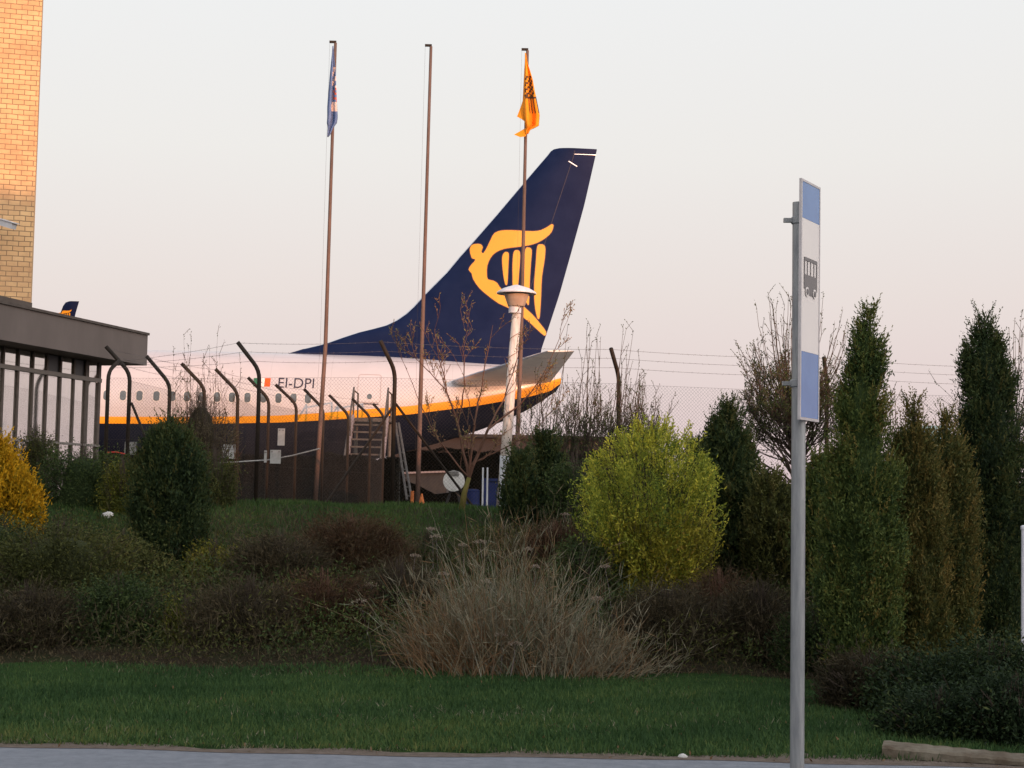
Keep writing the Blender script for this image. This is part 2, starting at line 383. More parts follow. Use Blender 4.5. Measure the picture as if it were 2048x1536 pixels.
mb.hexa([t0 + o_, t1 + o_, t1 - Vector((.35, -.1, 0)), t0 - Vector((.35, -.1, 0))], [p + h for p in (t0 + o_, t1 + o_, t1 - Vector((.35, -.1, 0)), t0 - Vector((.35, -.1, 0)))])
mb.build('coping', M['flash'], roof)
sR = s_for(WX, 199.5); pane = .482
# wall behind the glass
mb = MB(); a, b = Lp(WX, sR - 12, 1.0, -.09), Lp(WX, sR, 1.0, -.09)
back = Vector((-10, 2.6, 0)); hh = Vector((0, 0, zb - 1.0 - .003))
mb.hexa([a, b, b + back, a + back], [p + hh for p in (a, b, b + back, a + back)])
mb.build('wall', M['wallp'], bl)
z_tr, z_lo = 3.70, 2.47
for i in range(11):
    sa, sb = sR - .05 - pane * (i + 1), sR - .05 - pane * i
    # mullion between panes
    mb = MB(); p = Lp(WX, sb, 1.3, -.002); q = Lp(WX, sb, zb - .003, -.002)
    wd = (.05 if i else .09) + (.07 if i == 1 else 0)
    mb.bar(p, q, wd, .03, up=(SY, -SX, 0)); mb.build('mullion', M['mull'], bl)
    mb = MB()
    for (z0, z1, nm, mm) in ((z_tr + .04, zb - .01, 'upper_window', 'glass_dark' if i in (1, 3) else 'glass'), (z_lo + .02, z_tr - .04, 'window', 'glass'), (1.5, z_lo - .02, 'lower_window', 'glass')):
        mb = MB(); off = -.02 + rng.uniform(-.004, .004); tw = rng.uniform(-.003, .003)
        a0, a1 = Lp(WX, sa + .03, z0, off - tw), Lp(WX, sb - .03, z0, off + tw); dz = Vector((0, 0, z1 - z0)); bk = Vector((-.015, .004, 0))
        mb.hexa([a0, a1, a1 + bk, a0 + bk], [p_ + dz for p_ in (a0, a1, a1 + bk, a0 + bk)]); mb.build(nm, M[mm], bl)
mb = MB(); mb.bar(Lp(WX, sR - 6, z_tr, .015), Lp(WX, sR, z_tr, .015), .03, .075, up=(0, 0, 1)); mb.build('transom', M['transom'], bl)
mb = MB(); mb.bar(Lp(WX, sR - 6, z_lo, .015), Lp(WX, sR, z_lo, .015), .03, .04, up=(0, 0, 1)); mb.build('transom', M['transom'], bl)

# brick tower rising behind the low roof
TY = 31.0
c0 = at(61, 606, TY); tw_dir = Vector((.963, .27, 0)).normalized(); tn = Vector((-tw_dir.y, tw_dir.x, 0))
tower = empty('brick_tower', Vector((c0.x - 3, TY, 1.3)))
tag(tower, 'tall yellow brick tower lit orange by the sun above the low roof', 'tower')
mb = MB(); z0, z1 = 1.0, 15.0
P = [Vector((c0.x, c0.y, 0)) - tw_dir * 6, Vector((c0.x, c0.y, 0)), Vector((c0.x, c0.y, 0)) + tn * 5, Vector((c0.x, c0.y, 0)) + tn * 5 - tw_dir * 6]
mb.hexa([p + Vector((0, 0, z0)) for p in P], [p + Vector((0, 0, z1)) for p in P])
tb = mb.build('wall', M['brick'], tower)
uv = tb.data.uv_layers.new(name='UVMap')
for pl in tb.data.polygons:
    for li in pl.loop_indices:
        c = tb.data.vertices[tb.data.loops[li].vertex_index].co; n_ = pl.normal
        t_ = tw_dir if abs(n_.dot(tn)) > .5 else tn
        uv.data[li].uv = (c.dot(t_), c.z)
mb = MB(); fl = Vector((c0.x, c0.y, 0)) - tn * .04 + tw_dir * .03; zf = at(60, 606, TY).z
for k in range(1):
    a, b = fl - tw_dir * 6, fl
    mb.hexa([a + Vector((0, 0, 4.3)), b + Vector((0, 0, 4.3)), b + tn * .3 + Vector((0, 0, 4.3)), a + tn * .3 + Vector((0, 0, 4.3))],
            [a + Vector((0, 0, zf + 1.15)), b + Vector((0, 0, zf)), b + tn * .3 + Vector((0, 0, zf)), a + tn * .3 + Vector((0, 0, zf + 1.15))])
mb.build('flashing', M['flash'], tower)
mb = MB()
for k in range(2): mb.box(Vector((c0.x, c0.y, 0)) - tw_dir * 3 + tn * 2.5 + Vector((0, 0, 15.1 + k * .12)), (6.2 + k * .1, 5.2 + k * .1, .1), math.atan2(tw_dir.y, tw_dir.x))
mb.build('parapet', M['flash'], tower)
# floodlight / camera on the brick wall
fx = at(0, 447, 30.6)
fl_ = empty('wall_camera', fx); tag(fl_, 'small pale grey camera housing sticking out from the yellow brick wall', 'camera')
mb = MB(); a = at(-22, 438, 30.5); b = at(28, 453, 30.2)
mb.bar(a, b, .12, .10); mb.build('housing', M['cabinet'], fl_)
mb = MB(); mb.bar(a + Vector((0, 0, .065)), b + (b - a).normalized() * .06 + Vector((0, 0, .065)), .16, .015); mb.build('sunshade', M['cabinet'], fl_)
mb = MB(); mb.bar(a, a + Vector((-.1, .35, -.12)), .05, .05); mb.build('bracket', M['galv'], fl_)

# unseen blocks added behind the viewer, sized to shade the verge, planting and brick
def shade_block(x0, x1, y0, y1, h, label):
    t = empty('shade_caster', Vector(((x0 + x1) / 2, y1, 0))); tag(t, label, 'building')
    mb = MB(); mb.hexa([(x0, y0, 0), (x1, y0, 0), (x1, y1, 0), (x0, y1, 0)], [(x0, y0, h), (x1, y0, h), (x1, y1, h), (x0, y1, h)]); mb.build('wall', M['plaster'], t)
    mb = MB(); mb.hexa([(x0 - .3, y0 - .3, h + .003), (x1 + .3, y0 - .3, h + .003), (x1 + .3, y1 + .3, h + .003), (x0 - .3, y1 + .3, h + .003)], [(x0 - .3, y0 - .3, h + .25), (x1 + .3, y0 - .3, h + .25), (x1 + .3, y1 + .3, h + .25), (x0 - .3, y1 + .3, h + .25)]); mb.build('roof', M['flash'], t)
    n = int((x1 - x0) // 4)
    for i in range(n):
        for z in np.arange(1.2, h - 2, 3.2):
            mb = MB(); mb.box((x0 + 2 + i * (x1 - x0 - 2) / n, y1 + .02, z + .8), (2.2, .08, 1.5)); mb.build('window', M['glass_dark'], t)
shade_block(-45, 27.0, -37, -25, 13.6, 'tall rendered block with dark windows, added unseen behind the viewer to cast shade')
shade_block(27.6, 82, -37, -25, 8.7, 'lower rendered block with dark windows, added unseen beside the tall one to cast shade')

# far hangar and low trees on the horizon
hg = empty('hangar', at(1095, 1000, 150)); tag(hg, 'long low brown hangar far behind the airliner tail', 'building')
a, b = at(780, 872, 150), at(1262, 880, 150)
mb = MB(); mb.hexa([(a.x, 150, .5), (b.x, 150, .5), (b.x, 175, .5), (a.x, 175, .5)], [(a.x, 150, a.z), (b.x, 150, a.z), (b.x, 175, a.z), (a.x, 175, a.z)]); mb.build('wall', M['hangar'], hg)
mb = MB(); mb.hexa([(a.x - .5, 149.5, a.z + .01), (b.x + .5, 149.5, a.z + .01), (b.x + .5, 175.5, a.z + .01), (a.x - .5, 175.5, a.z + .01)], [(a.x - .5, 149.5, a.z + .3), (b.x + .5, 149.5, a.z + .3), (b.x + .5, 175.5, a.z + .3), (a.x - .5, 175.5, a.z + .3)]); mb.build('roof', M['hangar_roof'], hg)
for k in range(3):
    mb = MB(); mb.box((a.x + 4 + k * 6.2, 149.95, 2.6), (4.6, .12, 4)); mb.build('door', M['hangar_roof'], hg)

# ---------------------------------------------------------------- airliner
YC = 58.5
plane = empty('airliner', Vector((0, YC, .905)))
tag(plane, 'parked white airliner with navy tail fin bearing a yellow harp, seen behind the fence', 'airplane')
sect = [  # px, top y, bottom y on the centre line
    (-1700, 760, 850), (-1640, 728, 905), (-1500, 700, 935), (-1300, 690, 940), (-400, 692, 940), (200, 699, 941), (400, 702, 943), (570, 707, 942), (640, 709, 939), (711, 711, 928), (771, 713, 915),
    (850, 718, 894), (911, 723, 877), (982, 728, 853), (1040, 731, 829), (1085, 735, 804), (1108, 739, 786), (1121, 746, 768)]
SX_ = np.array([at(p, 800, YC).x for p, _, _ in sect])
ST = np.array([at(p, t, YC).z for p, t, _ in sect]); SB = np.array([at(p, b, YC).z for p, _, b in sect])
XS = np.concatenate([np.linspace(SX_[0], SX_[2], 14)[:-1], np.linspace(SX_[2], SX_[5], 20)[:-1], np.linspace(SX_[5], SX_[-1], 100)])
def smooth_i(xq, yv):
    return sum(np.interp(xq + d * .35, SX_, yv) * w_ for d, w_ in ((-2, .1), (-1, .2), (0, .4), (1, .2), (2, .1)))
TT = smooth_i(XS, ST); BB = smooth_i(XS, SB); TT[-1] = ST[-1]; BB[-1] = SB[-1]
def sec(x):
    t, b = float(np.interp(x, XS, TT)), float(np.interp(x, XS, BB)); hb = (t - b) / 2
    return (t + b) / 2, hb, hb * .94
def surf(x, z, proud=0.0):
    zc, hb, hw = sec(x); q = max(-.999, min(.999, (z - zc) / hb)); return YC - hw * math.sqrt(1 - q * q) - proud
YS = YC - 1.85
stripe = [(-1700, 825, 838), (200, 833, 847), (400, 834, 848), (560, 831, 845), (640, 826, 841), (700, 821, 837), (818, 812, 829), (951, 796, 812), (1009, 786, 802), (1060, 774, 793), (1100, 762, 783), (1121, 756, 767)]
def side_z(px, py):
    y = YS
    for _ in range(4):
        p = at(px, py, y); y = surf(p.x, p.z)
    return at(px, py, y)
st_u = [side_z(p, u) for p, u, l in stripe]; st_l = [side_z(p, l) for p, u, l in stripe]
U = lambda x: float(np.interp(x, [p.x for p in st_u], [p.z for p in st_u])); Lw = lambda x: float(np.interp(x, [p.x for p in st_l], [p.z for p in st_l]))
rings = []; rowmat = None
for x in XS:
    zc, hb, hw = sec(x); q = lambda z: math.asin(max(-.985, min(.985, (z - zc) / hb)))
    au, al = q(U(x)), q(Lw(x)); al = min(al, au - .03)
    angs = list(np.linspace(math.pi / 2, au, 13)) + list(np.linspace(au, al, 3))[1:] + list(np.linspace(al, -math.pi / 2, 11))[1:]
    ring = [Vector((x, YC - hw * math.cos(a_), zc + hb * math.sin(a_))) for a_ in angs] + [Vector((x, YC + hw * math.cos(a_), zc + hb * math.sin(a_))) for a_ in angs[-2:0:-1]]
    rings.append(ring)
nr = len(rings[0]); na = 25
rowmat = [0] * 12 + [1] * 2 + [2] * 10; rowmat = rowmat + rowmat[::-1]
mb = MB(); mb.v = [tuple(v) for r_ in rings for v in r_]
for i in range(len(rings) - 1):
    for k in range(nr):
        k2 = (k + 1) % nr; mb.f.append((i * nr + k, i * nr + k2, (i + 1) * nr + k2, (i + 1) * nr + k)); mb.m.append(rowmat[k])
mb.f.append(tuple(range(nr))); mb.m.append(0); mb.f.append(tuple(range((len(rings) - 1) * nr, len(rings) * nr))[::-1]); mb.m.append(0)
fus = mb.build('fuselage', [M['white'], M['yellow'], M['belly']], plane, smooth=True)
fus.data.set_sharp_from_angle(angle=R(50))
def rrect(w, h, r, n=5):
    pts = []
    for cx, cz, a0 in ((w / 2 - r, h / 2 - r, 0), (-w / 2 + r, h / 2 - r, 90), (-w / 2 + r, -h / 2 + r, 180), (w / 2 - r, -h / 2 + r, 270)):
        for k in range(n + 1): a_ = R(a0 + 90 * k / n); pts.append((cx + r * math.cos(a_), cz + r * math.sin(a_)))
    return pts
def on_skin(name, pts, cx, cz, m, parent, proud=.008, deep=.03):
    mb = MB(); n = len(pts); c = (cx, surf(cx, cz, proud), cz)
    fr = [(cx + a_, surf(cx + a_, cz + b_, proud), cz + b_) for a_, b_ in pts]; bk = [(p[0], p[1] + deep, p[2]) for p in fr]
    mb.add(fr + bk + [c], [(i, (i + 1) % n, 2 * n) for i in range(n)] + [((i + 1) % n, i, n + i, n + (i + 1) % n) for i in range(n)])
    return mb.build(name, m, parent)
wpx = [213, 246, 279, 313, 345, 374, 404, 434, 464, 495, 527, 557, 587, 616]
for p_ in [213 - 32 * k for k in range(6, 0, -1)] + wpx:
    c = side_z(p_, 790 + (p_ - 213) * .017)
    f_ = on_skin('window', rrect(.265, .40, .11), c.x, c.z, M['winframe'], plane, .006)
    on_skin('pane', rrect(.205, .33, .09), c.x, c.z - .005, M['pane_dark'], f_, .012)
# rear door outline and its round port
def frame_on_skin(name, w, h, r, t, cx, cz, m, parent, proud=.007):
    o_ = rrect(w, h, r, 6); i_ = rrect(w - 2 * t, h - 2 * t, max(r - t, .02), 6)
    def dens(p): # more points on the long sides
        q = []
        for k in range(len(p)):
            a_, b_ = p[k], p[(k + 1) % len(p)]
            for j in range(4): q.append((a_[0] + (b_[0] - a_[0]) * j / 4, a_[1] + (b_[1] - a_[1]) * j / 4))
        return q
    o_, i_ = dens(o_), dens(i_); n = len(o_)
    f1 = [(cx + a_, surf(cx + a_, cz + b_, proud), cz + b_) for a_, b_ in o_]; f2 = [(cx + a_, surf(cx + a_, cz + b_, proud), cz + b_) for a_, b_ in i_]
    mb = MB(); mb.add(f1 + f2, [(k, (k + 1) % n, n + (k + 1) % n, n + k) for k in range(n)]); return mb.build(name, m, parent)
d0, d1 = side_z(717, 748), side_z(761, 806)
door = frame_on_skin('door', d1.x - d0.x, d0.z - d1.z, .1, .022, (d0.x + d1.x) / 2, (d0.z + d1.z) / 2, M['line'], plane)
c = side_z(739, 793); on_skin('port', rrect(.16, .18, .08), c.x, c.z, M['pane_dark'], door, .012)
c = side_z(742, 808); on_skin('sill', rrect(.5, .035, .015), c.x, c.z, M['reg'], door, .012)
# registration, letter by letter in strokes laid on the skin
def text_on_skin(body, name, px0, py0, px1, py1, m, parent):
    cu = bpy.data.curves.new('lettering', 'FONT'); cu.body = body; cu.size = 1
    ob = bpy.data.objects.new('lettering', cu); col.objects.link(ob)
    bpy.context.view_layer.update(); dg = bpy.context.evaluated_depsgraph_get()
    me0 = bpy.data.meshes.new_from_object(ob.evaluated_get(dg))
    bpy.data.objects.remove(ob); bpy.data.curves.remove(cu)
    bm = bmesh.new(); bm.from_mesh(me0)
    xs = [v.co.x for v in bm.verts]; ys = [v.co.y for v in bm.verts]; a_, b_ = side_z(px0, py1), side_z(px1, py0)
    mb = MB(); bm.verts.ensure_lookup_table()
    vs = []
    for v in bm.verts:
        x = a_.x + (v.co.x - min(xs)) / (max(xs) - min(xs)) * (b_.x - a_.x); z = a_.z + (v.co.y - min(ys)) / (max(ys) - min(ys)) * (b_.z - a_.z)
        vs.append((x, surf(x, z, .01), z))
    mb.add(vs, [tuple(v.index for v in f.verts) for f in bm.faces]); bm.free(); bpy.data.meshes.remove(me0)
    return mb.build(name, m, parent)
text_on_skin('EI-DPI', 'registration_lettering', 556, 757, 629, 775, M['reg'], plane)
for x0, x1, m_ in ((508, 518, 'fgreen'), (518, 529, 'sign_beige'), (529, 540, 'forange')):
    a_, b_ = side_z(x0, 756), side_z(x1, 773); on_skin('flag_marking', [((b_.x - a_.x) / 2, (a_.z - b_.z) / 2), (-(b_.x - a_.x) / 2, (a_.z - b_.z) / 2), (-(b_.x - a_.x) / 2, -(a_.z - b_.z) / 2), ((b_.x - a_.x) / 2, -(a_.z - b_.z) / 2)], (a_.x + b_.x) / 2, (a_.z + b_.z) / 2, M[m_], plane, .009)
# fin
le = [(722, 420 + 150), (708, 572), (703, 590), (698, 606), (690, 640), (686, 654), (676, 682), (665, 716), (658, 745), (651, 771), (641, 792), (628, 811), (612, 828), (592, 846), (570, 868), (546, 892), (516, 917), (487, 943), (430, 993), (370, 1044), (335, 1074), (312, 1094), (303, 1101), (299, 1107), (297, 1116)]
te = [(730, 1078), (698, 1083), (650, 1099), (589, 1119), (500, 1144), (409, 1169), (299, 1194), (297, 1192)]
zz = lambda px, py: at(px, py, YC)
LEp = [zz(x, y) for y, x in le[1:]]; TEp = [zz(x, y) for y, x in te]
LEx = lambda z: float(np.interp(z, [p.z for p in LEp], [p.x for p in LEp])); TEx = lambda z: float(np.interp(z, [p.z for p in TEp], [p.x for p in TEp]))
z_top = min(LEp[-1].z, TEp[-1].z)
def fin_half(x, z):
    a_, b_ = LEx(z), TEx(z); c_ = b_ - a_; t = max(0, min(1, (x - a_) / c_))
    h_ = min((z - 4.5) / 9, 1); tmax = .26 - .13 * h_
    if a_ < -2.6: tmax *= 1.0
    c_ref = min(c_, 3.2); u = min(1, (x - a_) / (c_ref * .35))
    nose = math.sqrt(max(0, u * (2 - u))); tail = max(0, min(1, (b_ - x) / (c_ref * .65)))
    return tmax * nose * (tail ** .8) + .012
zl = sorted(set([p.z for p in LEp] + list(np.linspace(LEp[0].z, z_top, 26)))); zl = [z for z in zl if z <= z_top + 1e-6]
zl = [zl[0] - 1.0] + zl
ts = [0, .01, .03, .07, .13, .2, .3, .42, .55, .7, .85, 1]
mb = MB(); rr = []
for z in zl:
    zq = max(z, LEp[0].z); a_, b_ = LEx(zq), TEx(zq)
    if z < LEp[0].z: a_ += .3
    ring = [(a_ + (b_ - a_) * t, YC - (fin_half(LEx(zq) + (b_ - LEx(zq)) * t, zq)), z) for t in ts] + [(a_ + (b_ - a_) * t, YC + (fin_half(LEx(zq) + (b_ - LEx(zq)) * t, zq)), z) for t in ts[::-1]]
    rr.append(ring)
n_ = len(rr[0]); mb.v = [v for r_ in rr for v in r_]
for i in range(len(rr) - 1):
    for k in range(n_):
        k2 = (k + 1) % n_; mb.f.append((i * n_ + k, i * n_ + k2, (i + 1) * n_ + k2, (i + 1) * n_ + k)); mb.m.append(1 if (k in (0, 1, n_ - 1, n_ - 2, n_ - 3) and k in (0, n_ - 1, n_ - 2) and rr[i][0][2] > 6.6) else 0)
mb.f.append(tuple(range((len(rr) - 1) * n_, len(rr) * n_))); mb.m.append(0)
fin = mb.build('tail_fin', [M['navy'], M['silver']], plane, smooth=True); fin.data.set_sharp_from_angle(angle=R(45))
from mathutils.geometry import tessellate_polygon
def tess(pl): return tessellate_polygon([[Vector((x, y, 0)) for x, y in pl]])
def fin_patch(name, polys, m, parent, proud=.012):
    mb = MB()
    for pl in polys:
        bm = bmesh.new(); vs = []
        for x, y in pl: p = at(x, y, YC - .2); vs.append(bm.verts.new((p.x, 0, p.z)))
        for t_ in tess(pl):
            try: bm.faces.new([vs[i] for i in t_])
            except ValueError: pass
        for _ in range(5):
            long_ = [e_ for e_ in bm.edges if e_.calc_length() > .12]
            if not long_: break
            bmesh.ops.bisect_edges(bm, edges=long_, cuts=1); bmesh.ops.triangulate(bm, faces=bm.faces[:])
        for v in bm.verts: v.co.y = YC - fin_half(v.co.x, v.co.z) - proud
        bm.verts.index_update()
        mb.add([v.co[:] for v in bm.verts], [tuple(v.index for v in f.verts) for f in bm.faces]); bm.free()
    return mb.build(name, m, parent)
K = 880; Kz = 280; s_ = 3.658
Z = lambda L_: [(K + x / s_, Kz + y / s_) for x, y in L_]
def spl(pts, n=4, closed=True):
    out_ = []; m_ = len(pts)
    for i in range(m_):
        p0, p1, p2, p3 = [Vector(pts[(i + k) % m_]) for k in (-1, 0, 1, 2)]
        for j in range(n):
            t = j / n; out_.append(tuple(.5 * ((2 * p1) + (p2 - p0) * t + (2 * p0 - 5 * p1 + 4 * p2 - p3) * t * t + (3 * p1 - p0 - 3 * p2 + p3) * t ** 3)))
    return out_
harp = [(830, 622), (815, 615), (790, 632), (740, 658), (680, 667), (600, 664), (520, 660), (450, 662), (400, 680), (375, 720), (350, 775), (318, 828), (302, 815), (312, 785), (298, 762), (262, 758), (232, 766), (218, 800), (228, 850), (238, 866), (258, 872), (250, 892), (230, 912), (210, 948), (232, 975), (245, 1020), (290, 1085), (360, 1145), (430, 1195), (500, 1226), (560, 1262), (640, 1318), (700, 1372), (765, 1427), (775, 1400), (735, 1345), (680, 1280), (620, 1225), (560, 1170), (480, 1120), (435, 1075), (420, 1050), (390, 1030), (350, 1020), (342, 980), (345, 920), (370, 860), (410, 820), (470, 795), (560, 782), (650, 768), (720, 745), (775, 710), (815, 670)]
strg = [[(470, 826), (485, 820), (502, 832), (500, 900), (495, 1000), (490, 1056), (478, 1052), (465, 990), (456, 900), (458, 850)],
        [(540, 822), (562, 806), (584, 822), (583, 900), (575, 1000), (566, 1080), (536, 1080), (532, 1000), (532, 900)],
        [(625, 800), (648, 786), (670, 805), (664, 900), (655, 1050), (650, 1190), (638, 1196), (605, 1120), (603, 1000), (612, 900)],
        [(712, 780), (738, 762), (768, 778), (766, 860), (745, 1000), (738, 1150), (728, 1292), (712, 1294), (694, 1200), (690, 1060), (702, 900)]]
def grow(pl, d):
    n = len(pl); c_ = []
    ar = sum(pl[i][0] * pl[(i + 1) % n][1] - pl[(i + 1) % n][0] * pl[i][1] for i in range(n))
    sg = 1 if ar > 0 else -1
    for i in range(n):
        a_ = Vector(pl[i - 1]); b_ = Vector(pl[i]); e_ = Vector(pl[(i + 1) % n]); t = (e_ - a_); t = t.normalized() if t.length > 0 else Vector((1, 0)); c_.append((b_.x + t.y * sg * d, b_.y - t.x * sg * d))
    return c_
hp = [spl(Z(harp), 2)] + [spl(Z(q_), 3) for q_ in strg]
fin_patch('emblem_outline', [grow(h_, 1.3) for h_ in hp], M['navy_outline'], fin, .008)
fin_patch('harp_emblem', hp, M['emblem'], fin, .014)
fin_patch('tip_marking', [[(1149, 306.8), (1192.5, 307.3), (1192.5, 308.3), (1149, 307.8)], [(1137, 322), (1138, 320.8), (1155, 331), (1154, 332.4)]], M['silver'], fin, .012)
# rudder hinge line
hx = [(1150, 300), (1146, 316), (1118, 400), (1085, 500), (1050, 610), (1018, 712)]
fin_patch('rudder_line', [[(x - .8, y) for x, y in hx] + [(x + .8, y) for x, y in hx[::-1]]], M['reg'], fin, .006)
# tailplane
def wing(name, rl, rt, tl, tt, thick, mats, parent):
    mb = MB(); rl, rt, tl, tt = map(Vector, (rl, rt, tl, tt)); prof = [(0, 0), (.04, .5), (.15, .85), (.35, 1), (.6, .75), (.85, .3), (1, .02)]
    nn = 9; vs = []
    for i in range(nn):
        u = i / (nn - 1); a_ = rl.lerp(tl, u); b_ = rt.lerp(tt, u); th = thick * (1 - .6 * u) / 2
        if i == nn - 1: th *= .4
        vs += [a_.lerp(b_, t) + Vector((0, 0, th * h_)) for t, h_ in prof] + [a_.lerp(b_, t) - Vector((0, 0, th * h_)) for t, h_ in prof[-1:0:-1]]
    m_ = len(prof) * 2 - 1
    fs = [(i * m_ + k, i * m_ + (k + 1) % m_, (i + 1) * m_ + (k + 1) % m_, (i + 1) * m_ + k) for i in range(nn - 1) for k in range(m_)] + [tuple(range(m_)), tuple(range((nn - 1) * m_, nn * m_))[::-1]]
    mi = []
    for i in range(nn - 1):
        for k in range(m_): mi.append(1 if k in (0, m_ - 1) else 0)
    mb.add(vs, fs); mb.m = mi + [0, 0]
    o = mb.build(name, mats, parent, smooth=True); o.data.set_sharp_from_angle(angle=R(35)); return o
rl, rt, tl, tt = at(903, 763, 57.3), at(1101, 764, 57.9), at(1094, 702, 51.4), at(1149, 702, 51.4)
wing('tailplane', rl, rt, tl, tt, .34, [M['under'], M['silver']], plane)
mir = lambda v: Vector((v.x, 2 * YC - v.y, v.z))
wing('tailplane', mir(rl), mir(rt), mir(tl), mir(tt), .34, [M['under'], M['silver']], plane)
# wings, engines and wheels (mostly hidden by the building at the left)
for sgn in (-1, 1):
    wing('wing', (-21, YC + sgn * 1.2, 3.0), (-14.8, YC + sgn * 1.2, 2.9), (-12.15, YC + sgn * 16.5, 3.85), (-11.35, YC + sgn * 16.5, 3.85), .8, [M['under'], M['silver']], plane)
    mb = MB(); mb.lathe((-24.5, YC + sgn * 5, 2.25), [(.75, 0), (.95, .15), (1.0, .9), (.95, 2), (.6, 3.2), (.3, 3.9)], 24, axis=(1, 0, 0)); en = mb.build('engine', M['navy'], plane, smooth=True)
    mb = MB(); mb.tube([(-18, YC + sgn * 2.8, 3.0), (-18, YC + sgn * 2.8, 1.45)], .12); gear = mb.build('landing_gear', M['silver'], plane)
    for dy in (-.35, .35):
        mb = MB(); mb.lathe((-18, YC + sgn * 2.8 + dy - .17, 1.46), [(.3, 0), (.53, .04), (.56, .17), (.53, .3), (.3, .34)], 24, axis=(0, 1, 0)); mb.build('wheel', M['tyre'], gear)
mb = MB(); mb.tube([(-34, YC, 2.8), (-34, YC, 1.3)], .1); gear = mb.build('nose_gear', M['silver'], plane)
mb = MB(); mb.lathe((-34, YC - .2, 1.26), [(.2, 0), (.34, .05), (.35, .2), (.34, .35), (.2, .4)], 20, axis=(0, 1, 0)); mb.build('wheel', M['tyre'], gear)
mb = MB(); c = at(981, 727, YC); mb.tube([c - Vector((0, 0, .2)), c + Vector((0, -.05, .22))], .05, 6); mb.build('beacon', M['sign_beige'], plane)

# blended winglet with the small harp, above the low roof
def winglet(sgn):
    YW = YC + sgn * 17
    lead = [(645, 113), (625, 121), (612, 126), (605, 131), (602.5, 138)]; rear = [(645, 146), (625, 151.5), (602, 158.5)]
    mb = MB(); ys = [602.6, 605, 612, 625, 645, 720, 790]; n = 0; rows = []
    for y in ys:
        lx = np.interp(y, [q[0] for q in lead[::-1]], [q[1] for q in lead[::-1]]) if y <= 645 else 113 - (y - 645) * .42
        rx = np.interp(y, [q[0] for q in rear[::-1]], [q[1] for q in rear[::-1]]) if y <= 645 else 146 - (y - 645) * .30
        a_, b_ = at(lx, y, YC - 17), at(rx, y, YC - 17); lean = max(0, (y - 602) / 188)
        rows.append((a_, b_, YW - sgn * .55 * lean ** 2))
    vs = []; prof = ((0, 0), (.08, .5), (.3, 1), (.7, .6), (1, .05))
    for a_, b_, y in rows:
        for t, h_ in prof: vs.append((a_.x + (b_.x - a_.x) * t, y - .045 * h_, a_.z + (b_.z - a_.z) * t))
        for t, h_ in prof[::-1]: vs.append((a_.x + (b_.x - a_.x) * t, y + .045 * h_, a_.z + (b_.z - a_.z) * t))
    m_ = 10; mb.add(vs, [(i * m_ + k, (i + 1) * m_ + k, (i + 1) * m_ + (k + 1) % m_, i * m_ + (k + 1) % m_) for i in range(len(rows) - 1) for k in range(m_)] + [tuple(range(m_)), tuple(range(len(vs) - 1, len(vs) - m_ - 1, -1))])
    wl = mb.build('winglet', M['navy'], plane, smooth=True); wl.data.set_sharp_from_angle(angle=R(40))
    if sgn < 0:
        mb = MB()
        for h_ in hp:
            tri = tess(h_); pts = [at(118 + (x - 938) * .155, 620 + (y - 450) * .155, YW) for x, y in h_]
            mb.add([(p.x, YW - .05, p.z) for p in pts], tri)
        mb.build('harp_emblem', M['emblem'], wl)
winglet(-1); winglet(1)

# ---------------------------------------------------------------- fences
def post(name, foot, bend, tip, r, parent, m):
    mb = MB(); foot, bend, tip = map(Vector, (foot, bend, tip)); up = (bend - foot).normalized(); ar = (tip - bend).normalized()
    pts = [foot, bend - up * .16]
    for t in (.25, .5, .75): pts.append(((bend - up * .16) * (1 - t) ** 2 + bend * 2 * t * (1 - t) + (bend + ar * .16) * t * t))
    pts += [bend + ar * .16, tip]
    mb.tube(pts, r, 8); return mb.build(name, m, parent, smooth=True)
def chain_mesh(a, b, z0a, z1a, z0b, z1b, step=.062, r=.0013):
    """diamond mesh between two ground points, wires as thin prisms"""
    a, b = Vector(a), Vector(b); Ln = (b - a).length; d = (b - a).normalized(); segs = []
    H = z1a - z0a
    P_ = lambda s, z: (a.x + d.x * s, a.y + d.y * s, z + (z0a + (z0b - z0a) * s / Ln))
    n = int((Ln + H) / step)
    for k in range(-1, n + 1):
        for sg in (1, -1):
            # wire s = s0 + sg*z
            s0 = k * step if sg == -1 else k * step - H
            zlo, zhi = 0, H
            # clip 0<=s<=Ln
            if sg == 1: zlo = max(0, -s0); zhi = min(H, Ln - s0)
            else: zlo = max(0, s0 - Ln); zhi = min(H, s0)
            if zhi - zlo > .02:
                p0, p1 = P_(s0 + sg * zlo, zlo), P_(s0 + sg * zhi, zhi); segs.append((p0, p1, r, r))
    for z in (.02, H / 2, H): segs.append((P_(0, z), P_(Ln, z), r * 1.3, r * 1.3))
    return strips(segs, 3)
def barbed(pts, name, parent):
    segs = []
    for a, b in zip(pts[:-1], pts[1:]):
        a, b = Vector(a), Vector(b); n = max(2, int((b - a).length / .11)); L_ = (b - a).length
        prev = a
        for k in range(1, n + 1):
            t = k / n; p = a.lerp(b, t); p.z -= .035 * min(1, L_ / 3) * 4 * t * (1 - t); segs.append((prev, p, .0028, .0028))
            q_ = Vector((random.uniform(-1, 1), random.uniform(-1, 1), random.uniform(-1, 1))).normalized() * .022
            segs.append((p - q_, p + q_, .002, .001)); prev = p
    return arrays_mesh(name, strips(segs, 3), 4, M['barb'], parent)
KF = .93
fc = empty('chain_link_fence', Vector((1, 28.2, HILL_TOP))); tag(fc, 'brown posted chain link fence with barbed wire running across behind the shrubs', 'fence')
fr_ = empty('chain_link_fence', Vector((-6, 35, 1.2))); tag(fr_, 'receding row of brown cranked fence posts with barbed wire at left beside the airliner', 'fence')
